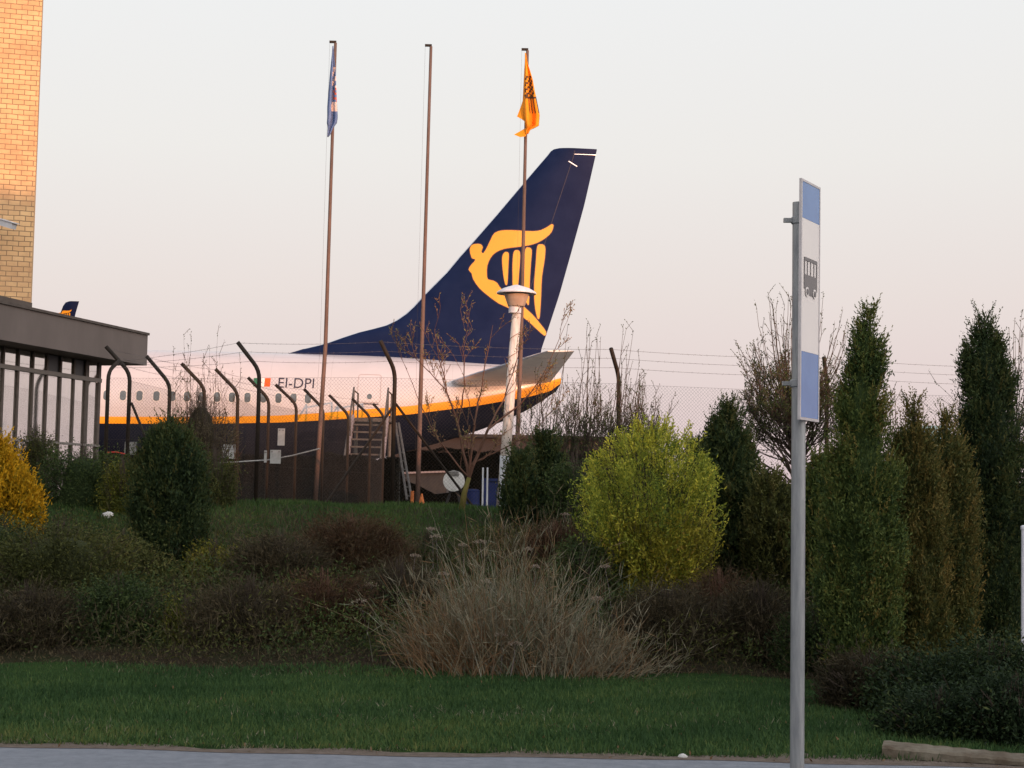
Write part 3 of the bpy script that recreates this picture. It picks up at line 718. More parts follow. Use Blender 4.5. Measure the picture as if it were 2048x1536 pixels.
# cross fence: tip px, bend px, depth, reach toward viewer
cross = [((238, 722), (217, 742), 29.4, -.30), ((475, 684), (519, 741), 28.6, .12), ((761, 682), (790, 742), 28.0, .30), ((1222, 697), (1238, 754), 28.4, .38), ((1648, 715), (1654, 771), 29.4, .40), ((2080, 735), (2082, 790), 30.2, .40)]
tips = []; bends = []
for (tx, ty), (bx, by), Y_, rch in cross:
    B_ = at(bx, by, Y_); T_ = at(tx, ty, Y_ - rch); ft = Vector((B_.x, Y_, gz(B_.x, Y_) - .1)); post('post', ft, B_, T_, .035, fc, M['fence']); tips.append(T_); bends.append(B_)
for fr in (.97, .66, .33): barbed([b_.lerp(t_, fr) for b_, t_ in zip(bends, tips)], 'barbed_wire', fc)
for i in range(len(bends) - 1):
    a_, b_ = bends[i], bends[i + 1]; za, zb_ = gz(a_.x, a_.y), gz(b_.x, b_.y); H_ = (a_.z - za - .12)
    arrays_mesh('wire_mesh', chain_mesh((a_.x, a_.y, 0), (b_.x, b_.y, 0), za, za + H_, zb_, zb_ + H_), 4, M['wire'], fc)
for (x0, y0, x1, y1) in ((790, 808, 716, 915), (792, 808, 846, 880)):
    mb = MB(); a_ = at(x0, y0, 28.0); b_ = at(x1, y1, 27.95 if x1 < 790 else 28.5)
    d_ = (b_ - a_); t_ = (a_.z - 1.4) / max(.01, a_.z - b_.z); mb.tube([a_, a_ + d_ * t_], .024, 6); mb.build('brace', M['fence'], fc)
rec = [((212, 693), (260, 746), 29.9), ((293, 712), (340, 768), 31.8), ((363, 727), (409, 775), 33.6), ((431, 738), (476, 785), 34.8), ((496, 755), (538, 798), 37.3), ((551, 769), (593, 809), 39.3), ((608, 778), (647, 818), 40.9), ((658, 790), (697, 829), 43.0), ((704, 797), (741, 834), 44.4), ((746, 807), (768, 832), 46.4)]
tips = []; bends = []
for (tx, ty), (bx, by), Y_ in rec:
    B_ = at(bx, by, Y_); T_ = at(tx, ty, Y_ - .05); ft = Vector((B_.x, Y_, gz(B_.x, Y_) - .1)); post('post', ft, B_, T_, .036, fr_, M['fence']); tips.append(T_); bends.append(B_)
for fr in (.97, .66, .33): barbed([b_.lerp(t_, fr) for b_, t_ in zip(bends, tips)], 'barbed_wire', fr_)
for i in range(len(bends) - 1):
    a_, b_ = bends[i], bends[i + 1]; za, zb_ = gz(a_.x, a_.y), gz(b_.x, b_.y); H_ = (min(a_.z - za, b_.z - zb_) - .12)
    arrays_mesh('wire_mesh', chain_mesh((a_.x, a_.y, 0), (b_.x, b_.y, 0), za, za + H_, zb_, zb_ + H_), 4, M['wire'], fr_)
mb = MB(); a_ = at(263, 806, 29.9); b_ = at(281, 850, 29.6); d_ = b_ - a_; mb.tube([a_, a_ + d_ * ((a_.z - 1.4) / (a_.z - b_.z))], .024, 6); mb.build('brace', M['fence'], fr_)
# placards wired to the fences
def placard(px0, py0, px1, py1, Y_, label, group=None, m='placard'):
    a_, b_ = at(px0, py1, Y_), at(px1, py0, Y_); t = empty('placard', Vector(((a_.x + b_.x) / 2, Y_, a_.z))); tag(t, label, 'sign', group)
    mb = MB(); mb.box(((a_.x + b_.x) / 2, Y_, (a_.z + b_.z) / 2), (b_.x - a_.x, .012, b_.z - a_.z)); mb.build('board', M[m], t)
    mb = MB()
    for s in (a_.x + .03, b_.x - .03): mb.box((s, Y_ - .012, b_.z - .03), (.02, .01, .02))
    mb.build('clip', M['barb'], t)
placard(249, 884, 273, 909, 30.9, 'weathered grey square placard at far left, next to the building, on the fence')
placard(442, 889, 471, 917, 28.45, 'pale square placard low on the fence left of the tall near post')
placard(540, 900, 562, 927, 28.4, 'pale square placard on the fence below the narrow upright one')
placard(555, 857, 570, 891, 28.3, 'narrow upright white placard on the fence, highest of the pale boards')
placard(528, 901, 534, 925, 28.4, 'thin pale strip of board just left of a square placard on the fence')
# red and white tape strung on the fence
for pts_, m_, lb in (([(215, 905), (232, 904), (250, 908)], 'red', 'faded red tape tied across the fence beside the building'), ([(410, 926), (470, 924), (535, 920), (585, 911), (640, 897)], 'placard', 'slack pale cord strung along the fence past the square placards')):
    mb = MB(); P_ = [at(x, y, 28.5 if m_ != 'red' else 29.2) for x, y in pts_]; mb.tube(P_, .012, 5); o = mb.build('cord', M[m_], origin=P_[0]); tag(o, lb, 'cord')

# ---------------------------------------------------------------- flagpoles and flags
def flagpole(name, top, mid, foot, Y_, label):
    T_, Md, Ft = at(*top, Y_), at(*mid, Y_), at(*foot, Y_); Ft.z = gz(Ft.x, Y_) - .05
    t = empty('flagpole', Ft); tag(t, label, 'flagpole', 'row of three flagpoles')
    mb = MB(); pts = [Ft.lerp(Md, .5), Md, Md.lerp(T_, .5), T_]; pts = [Ft] + pts
    mb.tube(pts, [.045, .042, .038, .032, .028], 10); pl = mb.build('pole', M['pole'], t, smooth=True)
    mb = MB(); mb.box(T_ + Vector((-.05, 0, .02)), (.13, .05, .04)); mb.build('truck', M['fence'], t)
    mb = MB(); mb.tube([T_ + Vector((-.11, 0, 0)), Md + Vector((-.10, 0, 0)), Ft + Vector((-.06, 0, 1.2))], .002, 4); mb.build('halyard', M['wire'], t)
    return t
flagpole('flagpole', (671, 86), (651, 690), (630, 1000), 32.0, 'leftmost of three thin flagpoles, with the limp blue flag')
flagpole('flagpole', (862, 93), (844, 690), (835, 1000), 32.0, 'middle flagpole carrying no flag')
flagpole('flagpole', (1055, 101), (1042, 690), (1030, 1000), 32.0, 'rightmost flagpole, in front of the airliner tail, with the yellow flag')
def flag(rows, Y_, name, label, mats, matf, depth=.14, folds=3):
    """limp cloth hanging beside a pole: rows of (y, xl, xr) in photo px; deep vertical folds"""
    nx = 17; mb = MB(); ys = [r_[0] for r_ in rows]; yy = np.linspace(ys[0], ys[-1], 40); vs = []
    for j, y in enumerate(yy):
        xl, xr = np.interp(y, ys, [r_[1] for r_ in rows]), np.interp(y, ys, [r_[2] for r_ in rows])
        for i in range(nx):
            u = i / (nx - 1); amp = depth * min(1, (xr - xl) / 30)
            vs.append(at(xl + (xr - xl) * u, y, Y_ + amp * math.sin(u * folds * math.pi * 2 + y * .012) + amp * .4 * math.sin(y * .07 + u * 4)))
    fs = []; mi = []
    for j in range(len(yy) - 1):
        for i in range(nx - 1):
            fs.append((j * nx + i, j * nx + i + 1, (j + 1) * nx + i + 1, (j + 1) * nx + i)); mi.append(matf((i + .5) / (nx - 1), (yy[j] + yy[j + 1]) / 2))
    mb.add(vs, fs); mb.m = mi
    o = mb.build(name, mats, origin=at(rows[0][1], rows[0][0], Y_), smooth=True); md = o.modifiers.new('thickness', 'SOLIDIFY'); md.thickness = .006
    return tag(o, label, 'flag')
def f1(u, y):
    if 205 < y < 220 + 0: return 1 if u > .45 - (y - 200) * .004 else 0
    if 176 < y <= 205: return 2 if (u > .55 and math.sin(y * .8 + u * 9) > -.1) else 0
    if 138 < y <= 176: return 1 if (u > .35 and math.sin(y * .33 + u * 7) > .1) else 0
    if 134 < y <= 138: return 1 if u > .5 else 0
    if u > .35 and 200 < y < 222: return 1
    return 0
flag([(92, 665, 667), (120, 663, 669), (150, 660, 672), (200, 656, 673), (215, 655, 674), (235, 655, 675), (248, 654, 673), (252, 656, 668), (270, 655, 660), (274, 655, 656)], 31.85, 'blue_flag', 'limp blue and white flag on the leftmost flagpole', [M['cloth_blue'], M['cloth_white'], M['red_cloth']], f1, .1, 1.5)
def f2(u, y):
    if 150 < y < 192: return 1 if math.sin(u * 14 + y * .55) > -.15 and .1 < u < .92 else 0
    if 192 <= y < 198: return 1 if u > .2 else 0
    if 198 <= y < 228: return 1 if (u > .35 and math.sin(u * 34) > .15) else 0
    return 0
yf = flag([(106, 1050, 1052), (125, 1050, 1055), (140, 1049, 1060), (160, 1048, 1066), (180, 1047, 1069), (200, 1046, 1073), (215, 1046, 1076), (230, 1047, 1079), (242, 1049, 1078), (255, 1052, 1077), (256, 1052, 1062), (268, 1052, 1056)], 31.85, 'yellow_flag', 'limp yellow flag with dark harp stripes on the rightmost flagpole', [M['cloth_yellow'], M['cloth_navy']], f2, .09, 1.5)
ext = MB()                                       # loose back folds of the same cloth
for pl in ([(1049, 190), (1042, 212), (1034, 233), (1043, 238), (1050, 243)], [(1053, 255), (1044, 264), (1028, 269), (1040, 274), (1050, 273), (1056, 266)]):
    n = len(pl); fr = [at(x, y, 31.9 + .06 * math.sin(i * 1.3)) for i, (x, y) in enumerate(pl)]; bk = [p + Vector((0, .008, 0)) for p in fr]
    ext.add(fr + bk, [tuple(range(n)), tuple(range(2 * n - 1, n - 1, -1))] + [((i + 1) % n, i, n + i, n + (i + 1) % n) for i in range(n)])
eo = ext.build('loose_fold', M['cloth_yellow'], yf)

# ---------------------------------------------------------------- lamp post
LY = 27.0
T_ = at(1033, 628, LY); Ft = at(1003, 1000, LY); Ft.z = gz(Ft.x, LY)
lp = empty('lamp_post', Ft); tag(lp, 'white lamp post with mushroom shaped cap in front of the airliner tail', 'lamp post')
pm = F / LY
mb = MB(); mb.tube([Ft, Ft.lerp(T_, .5), T_], [.085, .08, .07], 16); lpp = mb.build('pole', M['lamp_pole'], lp, smooth=True)
mb = MB(); ax = (T_ - Ft); n = 150
hel = []
for k in range(n):
    t = .12 + .85 * k / n; c = Ft + ax * t; a_ = k * .36; r_ = .085 - .014 * t + .006; hel.append(c + Vector((math.cos(a_) * r_, math.sin(a_) * r_, 0)))
mb.tube(hel, .0045, 5); mb.build('spiral_wrap', M['wrap'], lp)
c = at(1030, 620, LY)
mb = MB(); mb.lathe(c, [(.07, -.06), (.10, -.05), (.10, .05), (.12, .06)], 24); mb.build('collar', M['lamp_white'], lp, smooth=False)
c = at(1033, 588, LY)
mb = MB(); mb.lathe(c, [(.10, -.20), (.12, -.205), (.135, -.19), (.205, .0), (.21, .015), (.18, .02)], 32); o = mb.build('lamp_bowl', M['lamp_bowl'], lp, smooth=True)
mb = MB(); mb.lathe(c, [(.20, .015), (.315, .0), (.32, .012), (.31, .03), (.22, .085), (.10, .125), (.03, .145), (.0, .15)], 40); o = mb.build('lamp_cap', M['lamp_white'], lp, smooth=True); o.data.set_sharp_from_angle(angle=R(60))
a_, b_ = at(1001, 1005, LY - .1), at(1016, 912, LY - .1)
cb = empty('meter_cabinet', Vector(((a_.x + b_.x) / 2, LY - .12, gz(a_.x, LY)))); tag(cb, 'slim pale grey cabinet standing against the foot of the white lamp post', 'cabinet')
mb = MB(); mb.box(((a_.x + b_.x) / 2, LY - .2, (b_.z + cb.location.z) / 2), (.15, .12, b_.z - cb.location.z)); mb.build('housing', M['cabinet'], cb)
mb = MB(); mb.box(((a_.x + b_.x) / 2, LY - .262, (b_.z + cb.location.z) / 2 + .05), (.12, .01, b_.z - cb.location.z - .25)); mb.build('door', M['cabinet'], cb)
# thin twin stakes beside it
for i, px in enumerate((965, 974)):
    b0, b1 = gpos(px, 26.6), at(px + 1, 935, 26.6); mb = MB(); mb.tube([b0 - Vector((0, 0, .1)), b1], .014, 6); o = mb.build('stake', M['cabinet'], origin=b0); tag(o, 'thin pale stake left of the lamp post foot, the %s of two' % ('left' if i == 0 else 'right'), 'stake', 'thin stakes by the lamp post')

# ---------------------------------------------------------------- bus stop
BY = 9.0
d_ = Vector((.482, .876, 0)).normalized(); nrm = Vector((.876, -.482, 0)).normalized()
bs = empty('bus_stop_sign', Vector((at(1597, 1536, BY).x, BY, .006)))
tag(bs, 'tall narrow blue and white bus stop sign on a galvanised pole in the foreground', 'sign')
pt = at(1599, 405, BY); pb = Vector((at(1594.5, 1536, BY).x, BY, .006))
mb = MB(); mb.tube([pb, pt], .037, 20); mb.build('pole', M['galv'], bs, smooth=False); autosmooth(bs.children[0])
mb = MB(); mb.lathe(pb, [(.10, 0), (.10, .012), (.05, .02), (.042, .05)], 20); mb.build('base_flange', M['galv'], bs)
P0 = at(1598, 360, BY - .11); Pb = at(1598, 838, BY - .11)
o0 = Vector((1.5205, BY, 0)) + nrm * .046 - d_ * .135
zt_, zb2 = P0.z + .004, Pb.z - .004; W_ = .300; TH = .007
def plate(mb, s0, s1, z0, z1, t0, t1, mi=0):
    b4 = [o0 + d_ * s0 + nrm * t0, o0 + d_ * s1 + nrm * t0, o0 + d_ * s1 + nrm * t1, o0 + d_ * s0 + nrm * t1]
    mb.hexa([Vector((p.x, p.y, z0)) for p in b4], [Vector((p.x, p.y, z1)) for p in b4], mi)
mb = MB(); plate(mb, 0, W_, zb2, zt_, 0, TH); plt = mb.build('panel', M['sign_frame'], bs)
mb = MB()
for (a_, b_, z0, z1) in ((-.004, .010, zb2, zt_), (W_ - .010, W_ + .004, zb2, zt_), (.010, W_ - .010, zb2, zb2 + .014), (.010, W_ - .010, zt_ - .012, zt_)): plate(mb, a_, b_, z0, z1, -.002, TH + .005)
mb.build('frame', M['sign_frame'], bs)
z_a = at(1620, 443, BY).z; z_b = at(1620, 706, BY).z
mb = MB(); plate(mb, .010, W_ - .010, z_a, zt_ - .013, TH + .001, TH + .003); mb.build('blue_field', M['sign_blue'], bs)
mb = MB(); plate(mb, .010, W_ - .010, z_b, z_a - .001, TH + .001, TH + .003); mb.build('white_field', M['sign_beige'], bs)
mb = MB(); plate(mb, .010, W_ - .010, zb2 + .015, z_b - .001, TH + .001, TH + .003); mb.build('blue_field', M['sign_blue'], bs)
# bus pictogram
t0, t1 = TH + .0045, TH + .006
zz1 = at(1620, 519, BY).z; zz0 = at(1620, 600, BY).z; hB = zz1 - zz0
mb = MB(); L0, L1 = .045, W_ - .045; wB = L1 - L0
plate(mb, L0, L1, zz1 - .018, zz1, t0, t1)
plate(mb, L0, L0 + .012, zz0 + .05, zz1 - .018, t0, t1); plate(mb, L1 - .012, L1, zz0 + .05, zz1 - .018, t0, t1)
zm = zz1 - hB * .42
for k in (1, 2, 3): s = L0 + wB * k / 4; plate(mb, s - .004, s + .004, zm, zz1 - .018, t0, t1)
plate(mb, L0 + .012, L1 - .012, zz0 + .05, zm, t0, t1)
plate(mb, L0 + .07, L1 - .07, zz0 + .02, zz0 + .05, t0, t1)
mb.build('bus_pictogram', M['sign_grey'], bs)
for s in (L0 + .045, L1 - .045):
    mb = MB(); c = o0 + d_ * s + nrm * (t0 + .002); c = Vector((c.x, c.y, zz0 + .035)); mb.lathe(c, [(.026, 0), (.026, .002)], 20, axis=nrm); o = mb.build('wheel_symbol', M['sign_beige'], bs)
    mb = MB(); c = c + nrm * .0025; mb.lathe(c, [(.016, 0), (.016, .002)], 20, axis=nrm); o = mb.build('wheel_symbol', M['sign_grey'], bs)
for py_ in (441, 767):
    z_ = at(1590, py_, BY).z; mb = MB(); mb.lathe((1.5195, BY, z_ - .02), [(.040, 0), (.045, .004), (.045, .036), (.040, .04)], 20)
    e0 = Vector((1.5195, BY, z_)); mb.bar(e0 + Vector((-.03, 0, 0)), e0 + Vector((-.085, 0, 0)), .03, .022); mb.bar(e0, Vector((o0.x, o0.y, z_)) + d_ * .10 - nrm * .008, .03, .012); mb.build('clamp', M['galv'], bs)

# ---------------------------------------------------------------- airfield equipment behind the fence
def P5(px, py, Y_=50.0): return at(px, py, Y_)
st = empty('boarding_stairs', Vector((P5(750, 1000).x, 51, .905))); tag(st, 'wheeled boarding stairs with pale rails under the rear door of the airliner', 'boarding stairs')
Ys = 54.2; zp = at(740, 838, Ys).z
xa, xb = at(704, 838, Ys).x, at(786, 838, Ys).x
mb = MB(); mb.box(((xa + xb) / 2, Ys, zp - .06), (xb - xa, 1.6, .12)); mb.build('platform', M['stair'], st)
nst = 12; y_top, y_bot = Ys - .8, Ys - 4.2; ww = (xb - xa) * .75; xc = (xa + xb) / 2
for k in range(nst):
    t = (k + 1) / (nst + 1); mb = MB(); mb.box((xc, y_top + (y_bot - y_top) * t, zp + (1.0 - zp) * t), (ww, .3, .05)); mb.build('tread', M['stair'], st)
for sgn in (-1, 1):
    x = xc + sgn * (ww / 2 + .05)
    mb = MB(); mb.bar((x, y_top, zp), (x, y_bot, 1.0), .08, .25); mb.build('stringer', M['pinkgrey'], st)
    mb = MB(); mb.tube([(x, y_top, zp + .95), (x, y_bot, 2.0)], .03, 6)
    for k in range(5): t = k / 4; mb.tube([(x, y_top + (y_bot - y_top) * t, zp + (1.0 - zp) * t), (x, y_top + (y_bot - y_top) * t, zp + .95 + (2.0 - zp - .95) * t)], .022, 6)
    mb.tube([(x, Ys + .7, zp), (x, Ys + .7, zp + .85), (x, y_top, zp + .85), (x, y_top, zp)], .03, 6); mb.build('handrail', M['stair'], st)
    mb = MB(); mb.tube([(x, Ys + .3, zp - .1), (x, Ys + .3, 1.0)], .06, 8); mb.build('leg', M['stair'], st)
mb = MB(); mb.box((xc, Ys - 1.2, 1.35), (ww * .9, 2.6, .5)); mb.build('chassis', M['dark'], st)
for sx in (-1, 1):
    for sy in (-.9, .9):
        mb = MB(); mb.lathe((xc + sx * ww * .48 - .1, Ys - 1.2 + sy, 1.22), [(.2, 0), (.31, .03), (.32, .1), (.31, .17), (.2, .2)], 18, axis=(1, 0, 0)); mb.build('wheel', M['tyre'], st)
# leaning pale poles (ladder) right of the near fence post
ld = empty('ladder', gpos(815, 30.5)); tag(ld, 'pale leaning ladder just right of the tall fence post', 'ladder')
a0, a1 = at(791, 846, 31.5), at(814, 1000, 30.2); b0, b1 = at(797, 846, 31.5), at(824, 1002, 30.2)
mb = MB(); mb.tube([a0, a1], .022, 6); mb.build('rail', M['stair'], ld); mb = MB(); mb.tube([b0, b1], .022, 6); mb.build('rail', M['stair'], ld)
for k in range(9): t = (k + .5) / 9; mb = MB(); mb.tube([a0.lerp(a1, t), b0.lerp(b1, t)], .012, 5); mb.build('rung', M['stair'], ld)
mk = MB(); b0 = gpos(824, 29.5); mk.tube([b0, b0 + Vector((0, 0, .25))], .03, 8); o = mk.build('marker_post', M['rust'], origin=b0); tag(o, 'short orange marker post at the foot of the leaning ladder', 'marker post')
# round white hose drum on a low frame
DY = 34.0; c = at(908, 962, DY)
dr = empty('hose_drum', Vector((c.x, DY, 1.2))); tag(dr, 'round pale hose drum behind the thin tree trunk', 'drum')
r_ = at(929, 962, DY).x - c.x
mb = MB(); mb.lathe(c + Vector((0, -.25, 0)), [(r_ * .4, 0), (r_, .01), (r_, .05), (r_ * .8, .07), (r_ * .8, .4), (r_, .42), (r_, .47), (r_ * .3, .48)], 32, axis=(0, 1, 0)); mb.build('drum', M['tank'], dr)
mb = MB()
for k in range(4): mb.bar(c + Vector((-r_ * .5, -.262, r_ * (.5 + .14 * k))), c + Vector((r_ * .5, -.262, r_ * (.5 + .14 * k))), .012, .01)
mb.build('label_stripes', M['dark'], dr)
mb = MB(); mb.bar((c.x - .25, DY, 1.15), (c.x, DY, c.z), .05, .05); mb.bar((c.x + .25, DY, 1.15), (c.x, DY, c.z), .05, .05); mb.build('frame', M['dark'], dr)
# dark cart with a sloping nose
CY = 38.0; ct = empty('baggage_cart', Vector((at(850, 1000, CY).x, CY, .95))); tag(ct, 'dark low cart with tapering front left of the round drum', 'cart')
pf = [at(x, y, CY) for x, y in ((806, 948), (893, 945), (893, 985), (870, 988), (835, 970), (808, 960))]
mb = MB(); n = len(pf); bk = [p + Vector((0, 1.4, 0)) for p in pf]; mb.add(pf + bk, [tuple(range(n)), tuple(range(2 * n - 1, n - 1, -1))] + [((i + 1) % n, i, n + i, n + (i + 1) % n) for i in range(n)]); mb.build('body', M['dark'], ct)
mb = MB(); mb.bar(at(806, 946, CY - .05), at(893, 943, CY - .05), .05, .04); mb.build('rim', M['pinkgrey'], ct)
for px_ in (835, 880):
    c = at(px_, 992, CY); mb = MB(); mb.lathe((c.x, CY + .1, 1.13), [(.12, 0), (.2, .03), (.2, .12), (.12, .15)], 16, axis=(0, 1, 0)); mb.build('wheel', M['tyre'], ct)
def barrel(px, py, r, Y_, label, box=False):
    c = at(px, py, Y_)
    t = empty('container', Vector((c.x, Y_, 1.25))); tag(t, label, 'container')
    mb = MB()
    if box:
        z0 = 1.2; mb.box((c.x, Y_, (z0 + c.z + r * .6) / 2), (r * 2, .6, c.z + r * .6 - z0)); mb.build('body', M['blue'], t)
        mb = MB(); mb.box((c.x, Y_, c.z + r * .6 + .03), (r * 2.1, .66, .05)); mb.build('lid', M['blue'], t)
    else:
        mb.lathe((c.x, Y_, 1.2), [(r * .93, 0), (r, .02), (r, .3), (r * 1.04, .31), (r, .33), (r, c.z - 1.2 + r * .5), (r * 1.04, c.z - 1.18 + r * .5), (r * .9, c.z - 1.17 + r * .5)], 24); mb.build('body', M['blue'], t)
        mb = MB(); mb.lathe((c.x, Y_, c.z + .005 + r * .5 + .02), [(r * .85, 0), (r * .85, .02), (.03, .025)], 24); mb.build('lid', M['blue'], t)
barrel(946, 990, .13, 32.5, 'dark blue drum standing right of the thin tree trunk')
barrel(984, 975, .19, 32.8, 'blue box container behind the two thin stakes', True)
mb = MB(); c = gpos(843, 31); mb.lathe(c, [(.10, 0), (.10, .02), (.07, .025), (.015, .26)], 14); o = mb.build('traffic_cone', M['rust'], origin=c); tag(o, 'small orange cone below the dark cart', 'cone')
# pale teal sheet glimpsed between the conifers
c = at(1872, 868, 45); tl = empty('site_cabin', Vector((c.x, 45, .9))); tag(tl, 'pale teal cabin glimpsed between the golden tipped conifers', 'cabin')
a_, b_ = at(1850, 858, 45), at(1898, 858, 45); mb = MB(); mb.hexa([(a_.x, 45, .9), (b_.x, 45, .9), (b_.x, 47.5, .9), (a_.x, 47.5, .9)], [(a_.x, 45, a_.z), (b_.x, 45, a_.z), (b_.x, 47.5, a_.z), (a_.x, 47.5, a_.z)]); mb.build('wall', M['teal'], tl)
mb = MB(); mb.hexa([(a_.x - .1, 44.9, a_.z + .003), (b_.x + .1, 44.9, a_.z + .003), (b_.x + .1, 47.6, a_.z + .003), (a_.x - .1, 47.6, a_.z + .003)], [(a_.x - .1, 44.9, a_.z + .08), (b_.x + .1, 44.9, a_.z + .1), (b_.x + .1, 47.6, a_.z + .1), (a_.x - .1, 47.6, a_.z + .08)]); mb.build('roof', M['teal'], tl)
# white post at the right edge of the picture
a_ = at(2046, 1290, 14.2); a_.z = gz(a_.x, 14.2); b_ = at(2047, 1060, 14.2); mb = MB(); mb.tube([a_, b_], .018, 10); mb.lathe(b_, [(.018, 0), (.024, .005), (.024, .03), (.01, .04)], 12); o = mb.build('marker_post', M['lamp_white'], origin=a_); tag(o, 'slim white post at the right edge beside the tall dark conifer', 'post')
# concrete kerb slab lying by the road
a_, b_ = Vector((at(1766, 1500, 11.05).x, 11.05, 0)), Vector((at(2075, 1524, 10.80).x, 10.80, 0))
sl = MB(); L_ = (b_ - a_); ux = L_.normalized(); uy = Vector((-ux.y, ux.x, 0)); nseg = 24; vs = []
for i in range(nseg + 1):
    t = i / nseg; c = a_ + L_ * t; hgt = .085 - .04 * t + .0025 * math.sin(i * 2.1); wv = .12 + .003 * math.sin(i * 1.3); lift = .012
    for (yy_, z_) in ((-wv, .012), (-wv, hgt - .015), (-wv + .015, hgt), (wv - .02, hgt + .008), (wv, hgt - .01), (wv, .012)): vs.append(c + uy * (yy_ + random.uniform(-.002, .002)) + Vector((0, 0, z_ + random.uniform(-.0015, .0015))))
fs = [(i * 6 + k, (i + 1) * 6 + k, (i + 1) * 6 + (k + 1) % 6, i * 6 + (k + 1) % 6) for i in range(nseg) for k in range(6)] + [tuple(range(6)), tuple(range(nseg * 6 + 5, nseg * 6 - 1, -1))]
sl.add(vs, fs); o = sl.build('concrete_slab', M['concrete'], origin=(a_ + b_) / 2); tag(o, 'long weathered concrete slab lying at the road edge bottom right', 'slab')
def rock(px, Y_, r, label, m='stone'):
    c = gpos(px, Y_); bm = bmesh.new(); bmesh.ops.create_icosphere(bm, subdivisions=2, radius=r)
    for v in bm.verts: v.co *= 1 + random.uniform(-.15, .15); v.co.z *= .65
    mb = MB(); mb.add([(v.co.x + c.x, v.co.y + c.y, v.co.z + c.z + r * .3) for v in bm.verts], [tuple(v.index for v in f.verts) for f in bm.faces]); bm.free()
    o = mb.build('stone', M[m], origin=c); tag(o, label, 'stone')
rock(1366, 10.83, .030, 'small white stone on the gravel edge left of the bus stop pole')
rock(215, 23.2, .085, 'white stone on the bank left of the dark column conifer')
rock(455, 15.25, .025, 'tiny pale stone at the lower edge of the brown shrubs')

# ---------------------------------------------------------------- vegetation
def g_(px, Y): p = gpos(px, Y); return p
FM = {
 'thuja': leafmat('thuja_foliage', [(.016, .028, .010), (.034, .052, .014), (.062, .072, .018), (.105, .075, .022)]),
 'thuja_dark': leafmat('dark_conifer_foliage', [(.010, .018, .009), (.020, .034, .013), (.038, .050, .016), (.060, .055, .018)]),
 'thuja_gold': leafmat('bronze_conifer_foliage', [(.022, .032, .011), (.048, .052, .015), (.085, .068, .020), (.12, .085, .025)]),
 'golden': leafmat('golden_conifer_foliage', [(.08, .085, .010), (.30, .19, .010), (.50, .28, .012), (.60, .33, .015)]),
 'lime': leafmat('fresh_yellow_green_leaves', [(.050, .075, .014), (.115, .145, .022), (.21, .215, .030), (.33, .30, .038)], trans=.4),
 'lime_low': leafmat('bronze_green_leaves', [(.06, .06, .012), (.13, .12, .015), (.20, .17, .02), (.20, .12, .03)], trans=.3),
 'olive': leafmat('olive_shrub_leaves', [(.020, .024, .010), (.040, .046, .014), (.062, .066, .018), (.080, .066, .024)]),
 'green': leafmat('dull_green_leaves', [(.014, .024, .010), (.028, .044, .014), (.044, .062, .018), (.058, .060, .022)]),
 'brown': leafmat('brown_shrub_twigs', [(.018, .015, .009), (.036, .030, .017), (.058, .045, .025), (.080, .064, .038)]),
 'red': leafmat('reddish_shrub_leaves', [(.028, .018, .011), (.058, .032, .017), (.055, .042, .022), (.085, .045, .022)]),
 'ygreen': leafmat('yellow_green_low_leaves', [(.030, .040, .008), (.070, .075, .012), (.11, .10, .014), (.13, .10, .02)]),
 'straw': leafmat('dry_stems', [(.055, .052, .034), (.11, .10, .068), (.17, .155, .11), (.15, .115, .07)], trans=.15),
 'rusty': leafmat('rusty_dry_stems', [(.06, .036, .020), (.105, .060, .030), (.13, .085, .045), (.11, .095, .06)], trans=.15),
 'greystem': leafmat('grey_green_stems', [(.040, .050, .028), (.075, .085, .050), (.12, .12, .085), (.15, .14, .11)], trans=.15),
 'head': leafmat('dry_flower_heads', [(.16, .13, .10), (.28, .22, .17), (.36, .30, .25)], trans=.2),
 'grass': leafmat('lawn_blades', [(.015, .034, .012), (.027, .054, .018), (.044, .070, .021), (.088, .090, .030)], trans=.3),
 'bankgrass': leafmat('rough_grass_blades', [(.014, .030, .009), (.024, .048, .013), (.038, .060, .016), (.06, .055, .02)], trans=.25),
 'bud': leafmat('buds', [(.10, .06, .035), (.16, .10, .05), (.12, .13, .04)], trans=.2),
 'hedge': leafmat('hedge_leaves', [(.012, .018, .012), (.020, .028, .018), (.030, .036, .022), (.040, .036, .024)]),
}
def field(seed, k=3):
    r = np.random.default_rng(seed); W = r.normal(size=(k * 2, 3)) * np.linspace(1.5, 6, k * 2)[:, None]; ph = r.uniform(0, 6.28, k * 2)
    return lambda P: sum(np.sin(P @ W[i] + ph[i]) / (1 + i * .4) for i in range(k * 2)) / 2.4
